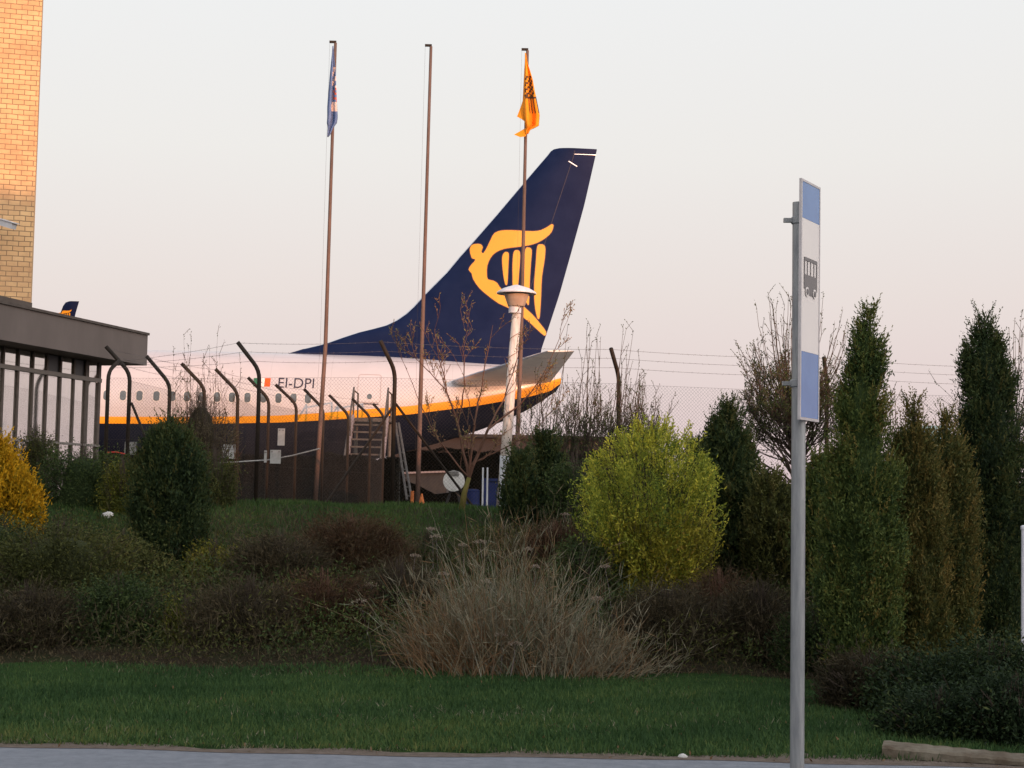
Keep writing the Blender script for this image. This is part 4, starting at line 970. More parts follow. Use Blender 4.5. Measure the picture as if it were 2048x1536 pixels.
def crown(name, outline, Y, parent, m, n, L=.05, Wd=.02, up=.9, depth=.85, shell=.5, per=9, spread=.075, core=.6, seed=1, lump=.2, tone0=.0, coresurf=True, jag=.12, edge_y=None, taper=0, plume=110, plen=.30, pwid=.045, pout=.35, ptilt=.15, pfrac=.72):
    """leafy crown whose silhouette follows (y_px, xl_px, xr_px) rows; foliage in tufts through its outer volume"""
    r = np.random.default_rng(seed)
    rows = sorted(outline, key=lambda q: q[0]); zs = []; cx = []; rad = []
    for y, xl, xr in rows:
        a, b = at(xl, y, Y), at(xr, y, Y); zs.append((a.z + b.z) / 2); cx.append((a.x + b.x) / 2); rad.append((b.x - a.x) / 2)
    zs, cx, rad = np.array(zs)[::-1], np.array(cx)[::-1], np.array(rad)[::-1]
    if taper:
        zd = np.linspace(zs[0], zs[-1], 60); cx, rad = np.interp(zd, zs, cx), np.interp(zd, zs, rad) * (.10 + .90 * np.clip((zs[-1] - zd) / (taper * Y / 16), 0, 1) ** .75); zs = zd
    zq = np.linspace(zs[0], zs[-1], 200); rq = np.interp(zq, zs, rad); pdf = rq ** 1.15 + .004; cdf = np.cumsum(pdf) / pdf.sum()
    nt_ = n // per; z = np.interp(r.uniform(size=nt_), cdf, zq); th = r.uniform(0, 2 * np.pi, nt_)
    u = shell + (1 - shell) * r.uniform(size=nt_) ** .6
    Rz = np.interp(z, zs, rad); X0 = np.interp(z, zs, cx); fl = field(seed)
    base = np.stack([np.cos(th) * 1.3, np.sin(th) * 1.3, z * 1.6], 1); lm = fl(base); lm2 = field(seed + 9, 4)(base * 3)
    rr_ = Rz * u * (1 + lump * lm + jag * lm2 + r.normal(size=nt_) * .05)
    P = np.stack([X0 + rr_ * np.cos(th), Y + rr_ * depth * np.sin(th), z], 1)
    if plume:
        NP = int(plume); pz = np.interp(r.uniform(size=NP), cdf, zq); pth = r.uniform(0, 2 * np.pi, NP)
        pR = np.interp(pz, zs, rad) * r.uniform(.40, .90, NP) * (1 + lump * .6 * field(seed + 3)(np.stack([np.cos(pth), np.sin(pth), pz * 2], 1))); sc_ = np.clip(np.interp(pz, zs, rad) / .45, .35, 1.25)
        pb = np.stack([np.interp(pz, zs, cx) + pR * np.cos(pth), Y + pR * depth * np.sin(pth), pz], 1)
        pd = unit(np.stack([np.cos(pth) * pout, np.sin(pth) * pout, np.ones(NP)], 1) + r.normal(size=(NP, 3)) * ptilt)
        pl = plen * r.uniform(.5, 1.3, NP) * sc_; pw = pwid * r.uniform(.6, 1.3, NP) * sc_; pt_ = r.normal(size=NP) * .17
        sel = r.uniform(size=nt_) < pfrac; ii = r.integers(0, NP, nt_); tt0 = r.uniform(-.35, 1, nt_)
        q = pb[ii] + pd[ii] * (tt0 * pl[ii])[:, None] + r.normal(size=(nt_, 3)) * (pw[ii] * np.sqrt(np.clip(1.05 - tt0 ** 2, .02, 1)))[:, None]
        ok = (q[:, 2] > zs[0] - .05) & (q[:, 2] < zs[-1] - .03); sel &= ok
        xq = np.interp(q[:, 2], zs, cx); Rq = np.interp(q[:, 2], zs, rad) * (.98 + .24 * r.uniform(size=NP)[ii] + .05 * r.uniform(size=nt_)) + .012; dq = np.hypot(q[:, 0] - xq, (q[:, 1] - Y) / depth); fq = np.maximum(1, dq / Rq)
        q[:, 0] = xq + (q[:, 0] - xq) / fq; q[:, 1] = Y + (q[:, 1] - Y) / fq
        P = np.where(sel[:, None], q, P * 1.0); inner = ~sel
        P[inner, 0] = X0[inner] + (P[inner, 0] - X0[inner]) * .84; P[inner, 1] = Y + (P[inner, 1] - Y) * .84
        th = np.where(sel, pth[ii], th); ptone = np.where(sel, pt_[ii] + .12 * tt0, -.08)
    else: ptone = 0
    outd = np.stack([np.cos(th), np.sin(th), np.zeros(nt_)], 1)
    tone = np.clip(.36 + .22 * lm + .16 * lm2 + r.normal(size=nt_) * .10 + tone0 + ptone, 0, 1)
    Pt = np.repeat(P, per, 0); od = np.repeat(outd, per, 0); tt_ = np.repeat(tone, per); k = len(Pt)
    Pt = Pt + r.normal(size=(k, 3)) * np.minimum(spread * .5, np.repeat(Rz, per) * .3 + .006)[:, None] * np.array([1, 1, 1.6])
    D = od * r.uniform(.1, 1, (k, 1)) * (1 - up * .6) + np.array([0, 0, 1.]) * up * r.uniform(.3, 1.1, (k, 1)) + r.normal(size=(k, 3)) * .38
    V = blades(Pt, D, L * r.uniform(.6, 1.5, k), Wd * r.uniform(.6, 1.4, k)); tn = np.repeat(np.clip(tt_ + r.normal(size=k) * .10, 0, 1), 4)
    ex = None
    if coresurf:
        ni, nk = 26, 18; ev = []; ef = []
        for i in range(ni):
            zc = zs[0] + (zs[-1] - zs[0]) * i / (ni - 1) * .94; rz = float(np.interp(zc, zs, rad)) * core * (.02 if i in (0, ni - 1) else 1); x0 = float(np.interp(zc, zs, cx))
            for k_ in range(nk):
                a = 2 * math.pi * k_ / nk; q_ = rz * (1 + lump * float(fl(np.array([[math.cos(a) * 1.3, math.sin(a) * 1.3, zc * 1.6]]))[0]))
                ev.append((x0 + q_ * math.cos(a), Y + q_ * depth * math.sin(a), zc))
        for i in range(ni - 1):
            for k_ in range(nk): ef.append((i * nk + k_, i * nk + (k_ + 1) % nk, (i + 1) * nk + (k_ + 1) % nk, (i + 1) * nk + k_))
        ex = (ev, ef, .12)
    return arrays_mesh(name, V, 4, m, parent, tone=tn, extra=ex), (zs, cx, rad)
def plant(name, px, Y, label, cat, group=None):
    b = g_(px, Y); t = empty(name, b); tag(t, label, cat, group); return t
def trunk(t, top, r0=.05, m='bark', name='trunk'):
    mb = MB(); b = Vector(t.location); tp = Vector(top); mb.tube([b - Vector((0, 0, .1)), b.lerp(tp, .35) + Vector((.01, .01, 0)), b.lerp(tp, .7) - Vector((.012, 0, 0)), tp], [r0, r0 * .8, r0 * .45, r0 * .12], 8); return mb.build(name, M[m], t, smooth=True)
def conifer(px, Y, outline, label, m='thuja', n=30000, name='conifer', group=None, seed=1, wisps=True, **k):
    t = plant(name, px, Y, label, 'conifer', group)
    top = sorted(outline)[0]; tp = at((top[1] + top[2]) / 2, top[0] + 4, Y)
    trunk(t, tp, .05)
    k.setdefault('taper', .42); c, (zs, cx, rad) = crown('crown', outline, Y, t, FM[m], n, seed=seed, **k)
    # separate upright sprays breaking the outline
    r = np.random.default_rng(seed + 77); P = []; D = []; Ls = []; T = []
    ns = 420 if wisps else 260
    for i in range(ns):
        z = zs[0] + (zs[-1] - .07 * Y / 16 - zs[0]) * (r.uniform() ** .7); th = r.uniform(0, 6.28); R0 = float(np.interp(z, zs, rad)) * r.uniform(.72, 1.06); x = float(np.interp(z, zs, cx)) + R0 * math.cos(th); y = Y + R0 * .85 * math.sin(th)
        d = np.array([math.cos(th) * .5, math.sin(th) * .5, 1.0]); d /= np.linalg.norm(d); ln = r.uniform(.08, .26) * (Y / 16); tn_ = r.uniform(.25, .95)
        for j in range(16):
            s = j / 16 * ln; P.append(np.array([x, y, z]) + d * s); D.append(d + r.normal(size=3) * .55); Ls.append(.045 * (1.3 - j / 16) * Y / 16); T.append(tn_)
    V = blades(np.array(P), np.array(D), np.array(Ls), .013 * Y / 16); arrays_mesh('spray', V, 4, FM[m], t, tone=np.repeat(np.array(T), 4))
    return t
conifer(1735, 14.5, [(612, 1738, 1744), (630, 1728, 1746), (645, 1724, 1748), (662, 1722, 1750), (690, 1708, 1764), (720, 1700, 1770), (740, 1702, 1762), (760, 1696, 1764), (800, 1685, 1772), (850, 1678, 1776), (880, 1684, 1778), (900, 1668, 1788), (1000, 1652, 1800), (1100, 1648, 1802), (1200, 1648, 1800), (1300, 1655, 1792), (1400, 1680, 1770)], 'tall green conifer with ragged pointed tip just right of the bus stop sign', 'thuja', 84000, seed=3, L=.036, Wd=.012)
conifer(1830, 15.1, [(795, 1826, 1832), (815, 1808, 1846), (835, 1815, 1840), (850, 1818, 1836), (870, 1800, 1856), (900, 1786, 1866), (960, 1778, 1880), (1050, 1774, 1892), (1150, 1772, 1896), (1300, 1776, 1892), (1400, 1790, 1880)], 'bronze tinted conifer with tufted tip beside the tall ragged green one', 'thuja_gold', 66000, seed=4, L=.036, Wd=.012)
conifer(1895, 15.4, [(822, 1890, 1896), (845, 1880, 1904), (870, 1878, 1908), (890, 1866, 1920), (930, 1856, 1936), (1000, 1850, 1948), (1100, 1848, 1952), (1250, 1852, 1950), (1370, 1870, 1935)], 'bronze green conifer pressed against the tallest dark conifer at right', 'thuja_gold', 60000, seed=5, L=.036, Wd=.012, tone0=-.06)
conifer(1985, 16.2, [(625, 1966, 1972), (645, 1955, 1985), (670, 1948, 1992), (700, 1938, 2004), (760, 1928, 2018), (800, 1930, 2022), (840, 1918, 2034), (900, 1916, 2044), (1000, 1920, 2056), (1100, 1926, 2062), (1200, 1930, 2068), (1310, 1940, 2058)], 'tall dense dark conifer at the right edge of the view', 'thuja_dark', 88000, seed=6, L=.038, Wd=.013)
conifer(1460, 20.0, [(806, 1448, 1456), (830, 1434, 1474), (870, 1420, 1488), (900, 1405, 1498), (960, 1396, 1515), (1040, 1392, 1530), (1100, 1400, 1545), (1170, 1420, 1540)], 'dark bluish conifer with split pointed top behind the yellow green bush', 'thuja_dark', 36000, seed=7, L=.06, Wd=.022)
conifer(1400, 20.4, [(888, 1386, 1392), (905, 1380, 1402), (940, 1376, 1420), (1000, 1380, 1440), (1080, 1390, 1440)], 'short dark conifer shoulder emerging right of the yellow green bush', 'thuja_dark', 12000, seed=8, L=.06, Wd=.022)
conifer(1530, 19.4, [(945, 1510, 1560), (980, 1500, 1580), (1030, 1495, 1600), (1100, 1490, 1610), (1190, 1500, 1600)], 'rounded brownish conifer behind the bus stop pole', 'olive', 16000, seed=9, L=.06, Wd=.02, tone0=-.12)
conifer(1630, 18.0, [(905, 1625, 1650), (960, 1610, 1668), (1060, 1600, 1675), (1180, 1600, 1670), (1260, 1610, 1660)], 'dull green conifer between the bus stop pole and the tall ragged conifer', 'thuja', 20000, seed=10, L=.055, Wd=.018, tone0=-.08)
conifer(1088, 23.0, [(866, 1084, 1092), (885, 1074, 1106), (920, 1068, 1122), (980, 1062, 1130), (1040, 1066, 1128), (1078, 1078, 1118)], 'small black green conifer, the right one of two by the lamp post', 'thuja_dark', 16000, seed=11, L=.055, Wd=.022, tone0=-.25)
conifer(1040, 22.6, [(905, 1034, 1044), (925, 1024, 1056), (970, 1012, 1068), (1030, 1006, 1072), (1070, 1016, 1066)], 'small black green conifer, the left one of two by the lamp post', 'thuja_dark', 14000, seed=12, L=.055, Wd=.022, tone0=-.25)
conifer(340, 19.8, [(838, 330, 352), (860, 308, 372), (890, 290, 390), (930, 272, 404), (990, 260, 414), (1050, 260, 412), (1100, 272, 402), (1140, 290, 388), (1170, 312, 366)], 'stout dark green column conifer in front of the airliner fuselage', 'thuja_dark', 60000, seed=13, L=.045, Wd=.016, wisps=False, tone0=.02)
conifer(12, 20.5, [(880, -24, 12), (905, -38, 28), (940, -50, 48), (980, -60, 62), (1020, -66, 74), (1060, -70, 80), (1110, -66, 76)], 'golden yellow conifer at the left edge of the view', 'golden', 30000, seed=14, L=.05, Wd=.02)

def shrub(px, Y, outline, label, m, n, seed=1, name='shrub', group=None, cat='shrub', twigs=60, tm='twig', **k):
    t = plant(name, px, Y, label, cat, group)
    kk = dict(L=.05, Wd=.022, up=.35, spread=.11, lump=.28, jag=.22, shell=.4, core=.45, plume=60, plen=.20, pwid=.065, pout=.8, ptilt=.5, pfrac=.65); kk.update(k)
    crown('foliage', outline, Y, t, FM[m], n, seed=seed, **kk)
    if twigs:
        r = np.random.default_rng(seed + 5); rows = sorted(outline); segs = []; b = Vector(t.location)
        for i in range(twigs):
            y = r.uniform(rows[0][0] - 8, rows[len(rows) // 2][0]); xl = np.interp(y, [q[0] for q in rows], [q[1] for q in rows]); xr = np.interp(y, [q[0] for q in rows], [q[2] for q in rows])
            e_ = at(xl + (xr - xl) * r.uniform(-.03, 1.03), y + r.uniform(-30, 5), Y + r.uniform(-.3, .3)); md = b.lerp(e_, .6) + Vector((0, 0, -.05)) + Vector(r.normal(size=3)) * .04
            segs += [(b, md, .006, .004), (md, e_, .004, .002)]
        arrays_mesh('stems', strips(segs, 3), 4, M[tm], t)
    return t
shrub(1305, 18.6, [(872, 1262, 1290), (880, 1256, 1300), (890, 1248, 1368), (905, 1212, 1376), (935, 1184, 1398), (965, 1168, 1424), (1010, 1170, 1430), (1060, 1158, 1450), (1100, 1176, 1434), (1130, 1184, 1436), (1165, 1222, 1405), (1195, 1232, 1372), (1215, 1262, 1345)], 'large rounded yellow green leafy bush right of centre', 'lime', 33000, seed=21, name='bush', cat='bush', L=.040, Wd=.014, up=.75, spread=.07, core=.3, coresurf=False, tone0=.06, lump=.3, jag=.22, shell=.35, plume=85, plen=.40, pwid=.05, pout=.5, ptilt=.28, pfrac=.88)
def plumes(t, outline, Y, n, m, seed, ln=(.12, .30), top=True):
    r = np.random.default_rng(seed); rows = sorted(outline); P = []; D = []; T = []; segs = []
    for i in range(n):
        y = rows[0][0] + (rows[-1][0] - rows[0][0]) * r.uniform() ** 1.3 * .9; xl = np.interp(y, [q[0] for q in rows], [q[1] for q in rows]); xr = np.interp(y, [q[0] for q in rows], [q[2] for q in rows])
        th = r.uniform(0, 6.28); cxp = (xl + xr) / 2; rp = (xr - xl) / 2 * r.uniform(.75, 1.0); b = np.array(at(cxp + rp * math.cos(th), y, Y)); b[1] += rp / F * Y * .8 * math.sin(th)
        d = np.array([math.cos(th) * .45, math.sin(th) * .4, 1.]) + r.normal(size=3) * .12; d /= np.linalg.norm(d); L_ = r.uniform(*ln); tn_ = r.uniform(.35, 1)
        segs.append((tuple(b - d * .1), tuple(b + d * L_), .004, .0015))
        for j in range(26): P.append(b + d * L_ * (j / 26)); D.append(d * .7 + r.normal(size=3) * .6); T.append(tn_ + r.normal() * .08)
    arrays_mesh('shoots', blades(np.array(P), np.array(D), .038 * r.uniform(.6, 1.3, len(P)), .016), 4, FM[m], t, tone=np.repeat(np.array(T), 4)); arrays_mesh('stems', strips(segs, 3), 4, M['twig'], t)
lo_ = [(868, 1285, 1315), (885, 1262, 1372), (905, 1225, 1385), (935, 1195, 1398), (970, 1172, 1425), (1020, 1160, 1442), (1080, 1162, 1446), (1130, 1182, 1432), (1165, 1205, 1405), (1200, 1245, 1350)]
bb_ = [o for o in bpy.data.objects if o.name.startswith('bush')][0]
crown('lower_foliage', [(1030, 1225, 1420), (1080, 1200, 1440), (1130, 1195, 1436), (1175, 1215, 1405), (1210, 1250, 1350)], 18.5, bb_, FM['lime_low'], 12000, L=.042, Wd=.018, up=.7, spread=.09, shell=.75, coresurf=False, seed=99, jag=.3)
lb_ = [o for o in bpy.data.objects if o.name.startswith('bush')][0]; plumes(lb_, lo_, 18.6, 330, 'lime', 5)
# low planting on the bank
def rows_(cx, cy0, cy1, w, sk=0):
    """dome outline: top cy0, foot cy1, width w"""
    o = []
    for k in range(7):
        t = k / 6; y = cy0 + (cy1 - cy0) * t; h_ = w / 2 * min(1.0, math.sqrt(max(0, 1 - (1 - min(1, t / .62)) ** 2)) + .08) * (1 if t < .8 else .94)
        o.append((y, cx - h_ + sk * (1 - t), cx + h_ + sk * (1 - t)))
    return o
low = [ # px, depth, top, foot, width, material, n, label, tone
 (168, 24.2, 905, 1035, 190, 'green', 16000, 'dark rounded shrub in front of the station windows', 0),
 (70, 24.6, 868, 1030, 100, 'olive', 12000, 'upright dark shrub just right of the golden conifer', -.1),
 (245, 23.6, 935, 1040, 90, 'ygreen', 9000, 'brownish green shrub left of the stout column conifer', -.15),
 (430, 24.4, 915, 1015, 90, 'olive', 9000, 'dull olive shrub just right of the stout column conifer', -.05),
 (400, 25.6, 800, 1015, 130, 'brown', 9000, 'tall loose twiggy shrub behind the column conifer by the fence', .25),
 (120, 18.4, 1062, 1235, 330, 'olive', 34000, 'wide olive green shrub below the golden conifer at left', 0),
 (-10, 18.9, 1040, 1220, 200, 'green', 14000, 'green shrub at the left edge below the golden conifer', -.05),
 (250, 19.1, 1085, 1200, 140, 'olive', 12000, 'olive shrub at the foot of the stout column conifer', .08),
 (60, 16.6, 1190, 1345, 260, 'brown', 26000, 'dark brown shrub at the lower left corner of the planting', -.1),
 (235, 16.8, 1170, 1335, 220, 'green', 22000, 'dark green shrub second from the left along the lawn', -.1),
 (375, 16.9, 1218, 1340, 150, 'ygreen', 16000, 'low moss green shrub along the lawn at left', -.2),
 (430, 19.5, 1108, 1190, 110, 'ygreen', 12000, 'small yellow green shrub right of the column conifer', .12),
 (500, 16.8, 1180, 1345, 230, 'brown', 26000, 'dark brown shrub by the lawn below the small yellow green shrub', -.02),
 (560, 18.9, 1085, 1215, 200, 'brown', 22000, 'brown shrub on the middle of the bank left of the reddish one', .0),
 (700, 19.6, 1048, 1190, 240, 'red', 26000, 'reddish brown shrub on the bank below the boarding stairs', -.02),
 (650, 17.2, 1165, 1345, 220, 'red', 26000, 'dark red brown shrub by the lawn left of the dry fan of stems', -.2),
 (800, 17.8, 1140, 1300, 180, 'brown', 18000, 'brown shrub half covered by the left side of the dry fan', .0),
 (860, 20.6, 1075, 1160, 150, 'green', 12000, 'green low shrub behind the dry fan of stems', .0),
 (1010, 20.2, 1065, 1180, 200, 'olive', 16000, 'olive low shrub behind the dry fan of stems', .0),
 (1110, 19.6, 1060, 1180, 130, 'red', 12000, 'russet low shrub below the two black green conifers', .05),
 (1170, 18.4, 1090, 1230, 130, 'green', 14000, 'green shrub at the left foot of the yellow green bush', .05),
 (1150, 22.4, 935, 1080, 120, 'green', 14000, 'loose green shrub left of the yellow green bush', -.05),
 (1340, 16.7, 1195, 1340, 230, 'brown', 26000, 'dark brown shrub below the yellow green bush', -.1),
 (1440, 17.8, 1165, 1290, 150, 'red', 16000, 'rusty shrub right of the foot of the yellow green bush', -.05),
 (1520, 16.8, 1190, 1335, 190, 'brown', 24000, 'dark brown shrub left of the bus stop pole', -.05),
 (1630, 16.2, 1230, 1370, 150, 'green', 16000, 'dark green shrub right of the bus stop pole by the lawn', -.15),
 (1740, 13.6, 1335, 1430, 190, 'brown', 22000, 'dark shrub under the tall ragged conifer', -.15),
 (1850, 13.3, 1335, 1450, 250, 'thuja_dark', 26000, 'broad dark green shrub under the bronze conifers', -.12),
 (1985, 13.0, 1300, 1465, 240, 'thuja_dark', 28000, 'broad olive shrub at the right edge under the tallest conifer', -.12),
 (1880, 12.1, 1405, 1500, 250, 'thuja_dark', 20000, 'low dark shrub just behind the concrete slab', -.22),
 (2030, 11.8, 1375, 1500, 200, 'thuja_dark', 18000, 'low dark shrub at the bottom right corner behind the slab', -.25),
]
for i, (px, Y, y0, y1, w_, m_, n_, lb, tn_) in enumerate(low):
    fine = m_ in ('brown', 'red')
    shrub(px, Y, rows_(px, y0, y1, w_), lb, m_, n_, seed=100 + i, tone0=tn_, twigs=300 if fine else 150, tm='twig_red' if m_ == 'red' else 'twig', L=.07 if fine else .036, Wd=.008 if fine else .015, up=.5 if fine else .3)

# clipped dark hedge behind the fence
def hedge(px0, px1, Y, y0, label, m='hedge', thick=.9, seed=3, n=50000):
    a, b = at(px0, y0, Y), at(px1, y0 + 8, Y); zb = .95 if Y > 36 else 1.1; t = empty('hedge', Vector(((a.x + b.x) / 2, Y, zb))); tag(t, label, 'hedge')
    r = np.random.default_rng(seed); Lx = b.x - a.x
    x = r.uniform(a.x, b.x, n); top = a.z + (b.z - a.z) * (x - a.x) / Lx + .06 * np.sin(x * 2.2) + .04 * np.sin(x * 7); z = zb + (top - zb) * r.uniform(0, 1, n) ** .8; y = Y - thick / 2 + r.uniform(0, .25, n)
    k = n // 4; y[:k] = Y + r.uniform(-thick / 2, thick / 2, k); z[:k] = top[:k] - r.uniform(0, .08, k)
    P = np.stack([x, y, z], 1); D = r.normal(size=(n, 3)) * .6 + np.array([0, -.5, .6]); fl = field(seed)
    tn_ = np.clip(.4 + .25 * fl(P * np.array([1.5, 1, 2])) + r.normal(size=n) * .15, 0, 1)
    ev = [(a.x, Y - thick * .35, zb), (b.x, Y - thick * .35, zb), (b.x, Y + thick * .4, zb), (a.x, Y + thick * .4, zb), (a.x, Y - thick * .35, a.z - .08), (b.x, Y - thick * .35, b.z - .08), (b.x, Y + thick * .4, b.z - .08), (a.x, Y + thick * .4, a.z - .08)]
    arrays_mesh('foliage', blades(P, D, .07 * r.uniform(.6, 1.4, n), .03), 4, FM[m], t, tone=np.repeat(tn_, 4), extra=(ev, [(4, 5, 6, 7), (0, 1, 5, 4), (1, 2, 6, 5), (2, 3, 7, 6), (3, 0, 4, 7)], .1))
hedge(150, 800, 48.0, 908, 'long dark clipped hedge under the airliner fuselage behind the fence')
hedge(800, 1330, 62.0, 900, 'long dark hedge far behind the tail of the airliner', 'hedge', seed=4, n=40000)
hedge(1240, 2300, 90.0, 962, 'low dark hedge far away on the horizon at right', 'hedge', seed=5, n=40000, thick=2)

# bare branching growth
def branch(p, d, ln, r0, depth, segs, tips, rnd, up=.25, split=2, shrink=.72, wob=.18, nseg=4, rmin=.0030):
    p = Vector(p); d = Vector(d).normalized()
    for i in range(nseg):
        q = p + d * (ln / nseg); r1 = max(rmin, r0 * (1 - .30 / nseg * (i + 1) * 1.6)); segs.append((tuple(p), tuple(q), r0 if i == 0 else rp, r1)); rp = r1; p = q
        d = (d + Vector((rnd.gauss(0, wob), rnd.gauss(0, wob), rnd.gauss(0, wob) + up * .3))).normalized()
        if depth > 0 and i >= 1:
            for _ in range(split if i == nseg - 1 else (1 if rnd.random() < .75 else 0)):
                side = Vector((rnd.gauss(0, 1), rnd.gauss(0, 1), rnd.gauss(0, .4))); dd = (d + side.normalized() * rnd.uniform(.45, .95) + Vector((0, 0, up))).normalized()
                branch(p, dd, ln * shrink * rnd.uniform(.7, 1.1), max(rmin, r1 * .68), depth - 1, segs, tips, rnd, up, split, shrink, wob, nseg, rmin)
    if depth <= 0: tips.append((tuple(p), tuple(d)))
def buds(name, tips, segs_thin, parent, m, rnd, n=3, L=.03, W=.012, along=0):
    P = []; D = []
    for p, d in tips:
        for k in range(n): P.append(np.array(p) - np.array(d) * .03 * k + rnd_np.normal(size=3) * .006); D.append(np.array(d) + rnd_np.normal(size=3) * .6)
    for p0, p1, a, b in segs_thin:
        if a < .005 and rnd.random() < along: t = rnd.random(); P.append(np.array(p0) * (1 - t) + np.array(p1) * t); D.append(np.array(p1) - np.array(p0) + rnd_np.normal(size=3) * .05)
    if P: arrays_mesh(name, blades(np.array(P), np.array(D), L * rnd_np.uniform(.6, 1.4, len(P)), W), 4, FM[m], parent, tone=np.repeat(rnd_np.uniform(size=len(P)), 4))
rnd_np = np.random.default_rng(11)
def shoots(b, n, tipbox, segs, tips, rnd, r0=.006, bow=.12, Yv=.35, side=1):
    """long whippy upright shoots from b to points in a pixel box (x0,y0,x1,y1,Y)"""
    x0, y0, x1, y1, Y = tipbox
    for k in range(n):
        e_ = at(rnd.uniform(x0, x1), rnd.uniform(y0, y1), Y + rnd.uniform(-Yv, Yv)); s = Vector(b) + Vector((rnd.gauss(0, .05), rnd.gauss(0, .05), rnd.uniform(0, .3)))
        ctr = s.lerp(e_, .5) + Vector(((e_.x - s.x) * bow * 1.5, 0, -.04)) + Vector((rnd.gauss(0, .03), rnd.gauss(0, .03), 0)); m_ = 7; prev = s; rp = r0
        for j in range(1, m_ + 1):
            t = j / m_; q = s * (1 - t) ** 2 + ctr * 2 * t * (1 - t) + e_ * t * t; q = q + Vector((rnd.gauss(0, .008), rnd.gauss(0, .008), 0)); rr2 = r0 * (1 - .75 * t); segs.append((tuple(prev), tuple(q), rp, rr2)); rp = rr2
            if rnd.random() < side * .55 and j > 1:
                dd = ((q - prev).normalized() + Vector((rnd.gauss(0, .5), rnd.gauss(0, .5), 0))).normalized(); qq = q + dd * rnd.uniform(.06, .22); segs.append((tuple(q), tuple(qq), .0040, .0026)); tips.append((tuple(qq), tuple(dd)))
            prev = q
        tips.append((tuple(e_), tuple((e_ - ctr).normalized())))
# dense bare tree behind the bus stop sign
rd = random.Random(3); t = plant('bare_tree', 1590, 25.0, 'dense leafless tree with whippy top behind the bus stop sign', 'tree')
sg = []; tp = []; b = Vector(t.location); c0 = at(1588, 905, 25)
mb = MB(); mb.tube([b - Vector((0, 0, .1)), b.lerp(c0, .6) + Vector((.02, 0, 0)), c0], [.07, .06, .05], 8); mb.build('trunk', M['bark'], t, smooth=True)
for k in range(26):
    a = k / 26 * 6.28 + rd.uniform(-.2, .2); branch(c0 - Vector((0, 0, rd.uniform(-.1, .5))), (math.cos(a) * rd.uniform(.4, 1), math.sin(a) * .8, rd.uniform(.45, 1.3)), rd.uniform(.52, .80), .020, 3, sg, tp, rd, up=.30, split=3, shrink=.66, wob=.22)
shoots(c0 + Vector((0, 0, .15)), 46, (1505, 585, 1700, 690, 25), sg, tp, rd, r0=.011, bow=.22)
shoots(c0 + Vector((0, 0, -.2)), 16, (1484, 790, 1530, 900, 25), sg, tp, rd, r0=.010, bow=.05, side=1.7); shoots(c0 + Vector((0, 0, -.2)), 12, (1650, 790, 1700, 900, 25), sg, tp, rd, r0=.010, bow=.05, side=1.7)
shoots(c0 + Vector((0, 0, .1)), 14, (1470, 680, 1520, 760, 25), sg, tp, rd, r0=.010, bow=.1); shoots(c0 + Vector((0, 0, .1)), 8, (1670, 640, 1712, 760, 25), sg, tp, rd, r0=.010, bow=.1)
arrays_mesh('branches', strips(sg, 3), 4, M['twig'], t); buds('leaves', tp, sg, t, 'green', rd, 3, .035, .016, along=.5)
# bare shrub centre
rd = random.Random(8); t = plant('bare_shrub', 1190, 25.8, 'leafless many stemmed shrub right of the lamp post', 'shrub')
sg = []; tp = []; b = Vector(t.location)
for k in range(34): a = rd.uniform(0, 6.28); branch(b + Vector((rd.uniform(-.75, .7), rd.uniform(-.2, .2), .2)), (math.cos(a) * .35, math.sin(a) * .3, 1), rd.uniform(.6, .85), .014, 3, sg, tp, rd, up=.38, split=2, shrink=.62, wob=.16)
for px_ in (1090, 1130, 1170, 1210, 1240): shoots(gpos(px_, 25.8), 9, (px_ - 20, 650, px_ + 60, 790, 25.8), sg, tp, rd, r0=.010, bow=.03, side=1.5)
arrays_mesh('branches', strips(sg, 3), 4, M['twig'], t); buds('leaves', tp, sg, t, 'green', rd, 3, .03, .014, along=.4)
t = plant('bare_shrub', 1290, 26.2, 'thin leafless shrub left of the fence post behind the yellow green bush', 'shrub'); sg = []; tp = []
for k in range(3): shoots(gpos(1250 + k * 25, 26.2), 14, (1210 + 30 * k, 760, 1290 + 30 * k, 860, 26.2), sg, tp, rd, r0=.006, bow=.1, side=1.4)
arrays_mesh('branches', strips(sg, 3), 4, M['twig'], t); buds('leaves', tp, sg, t, 'green', rd, 3, .03, .014, along=.3)
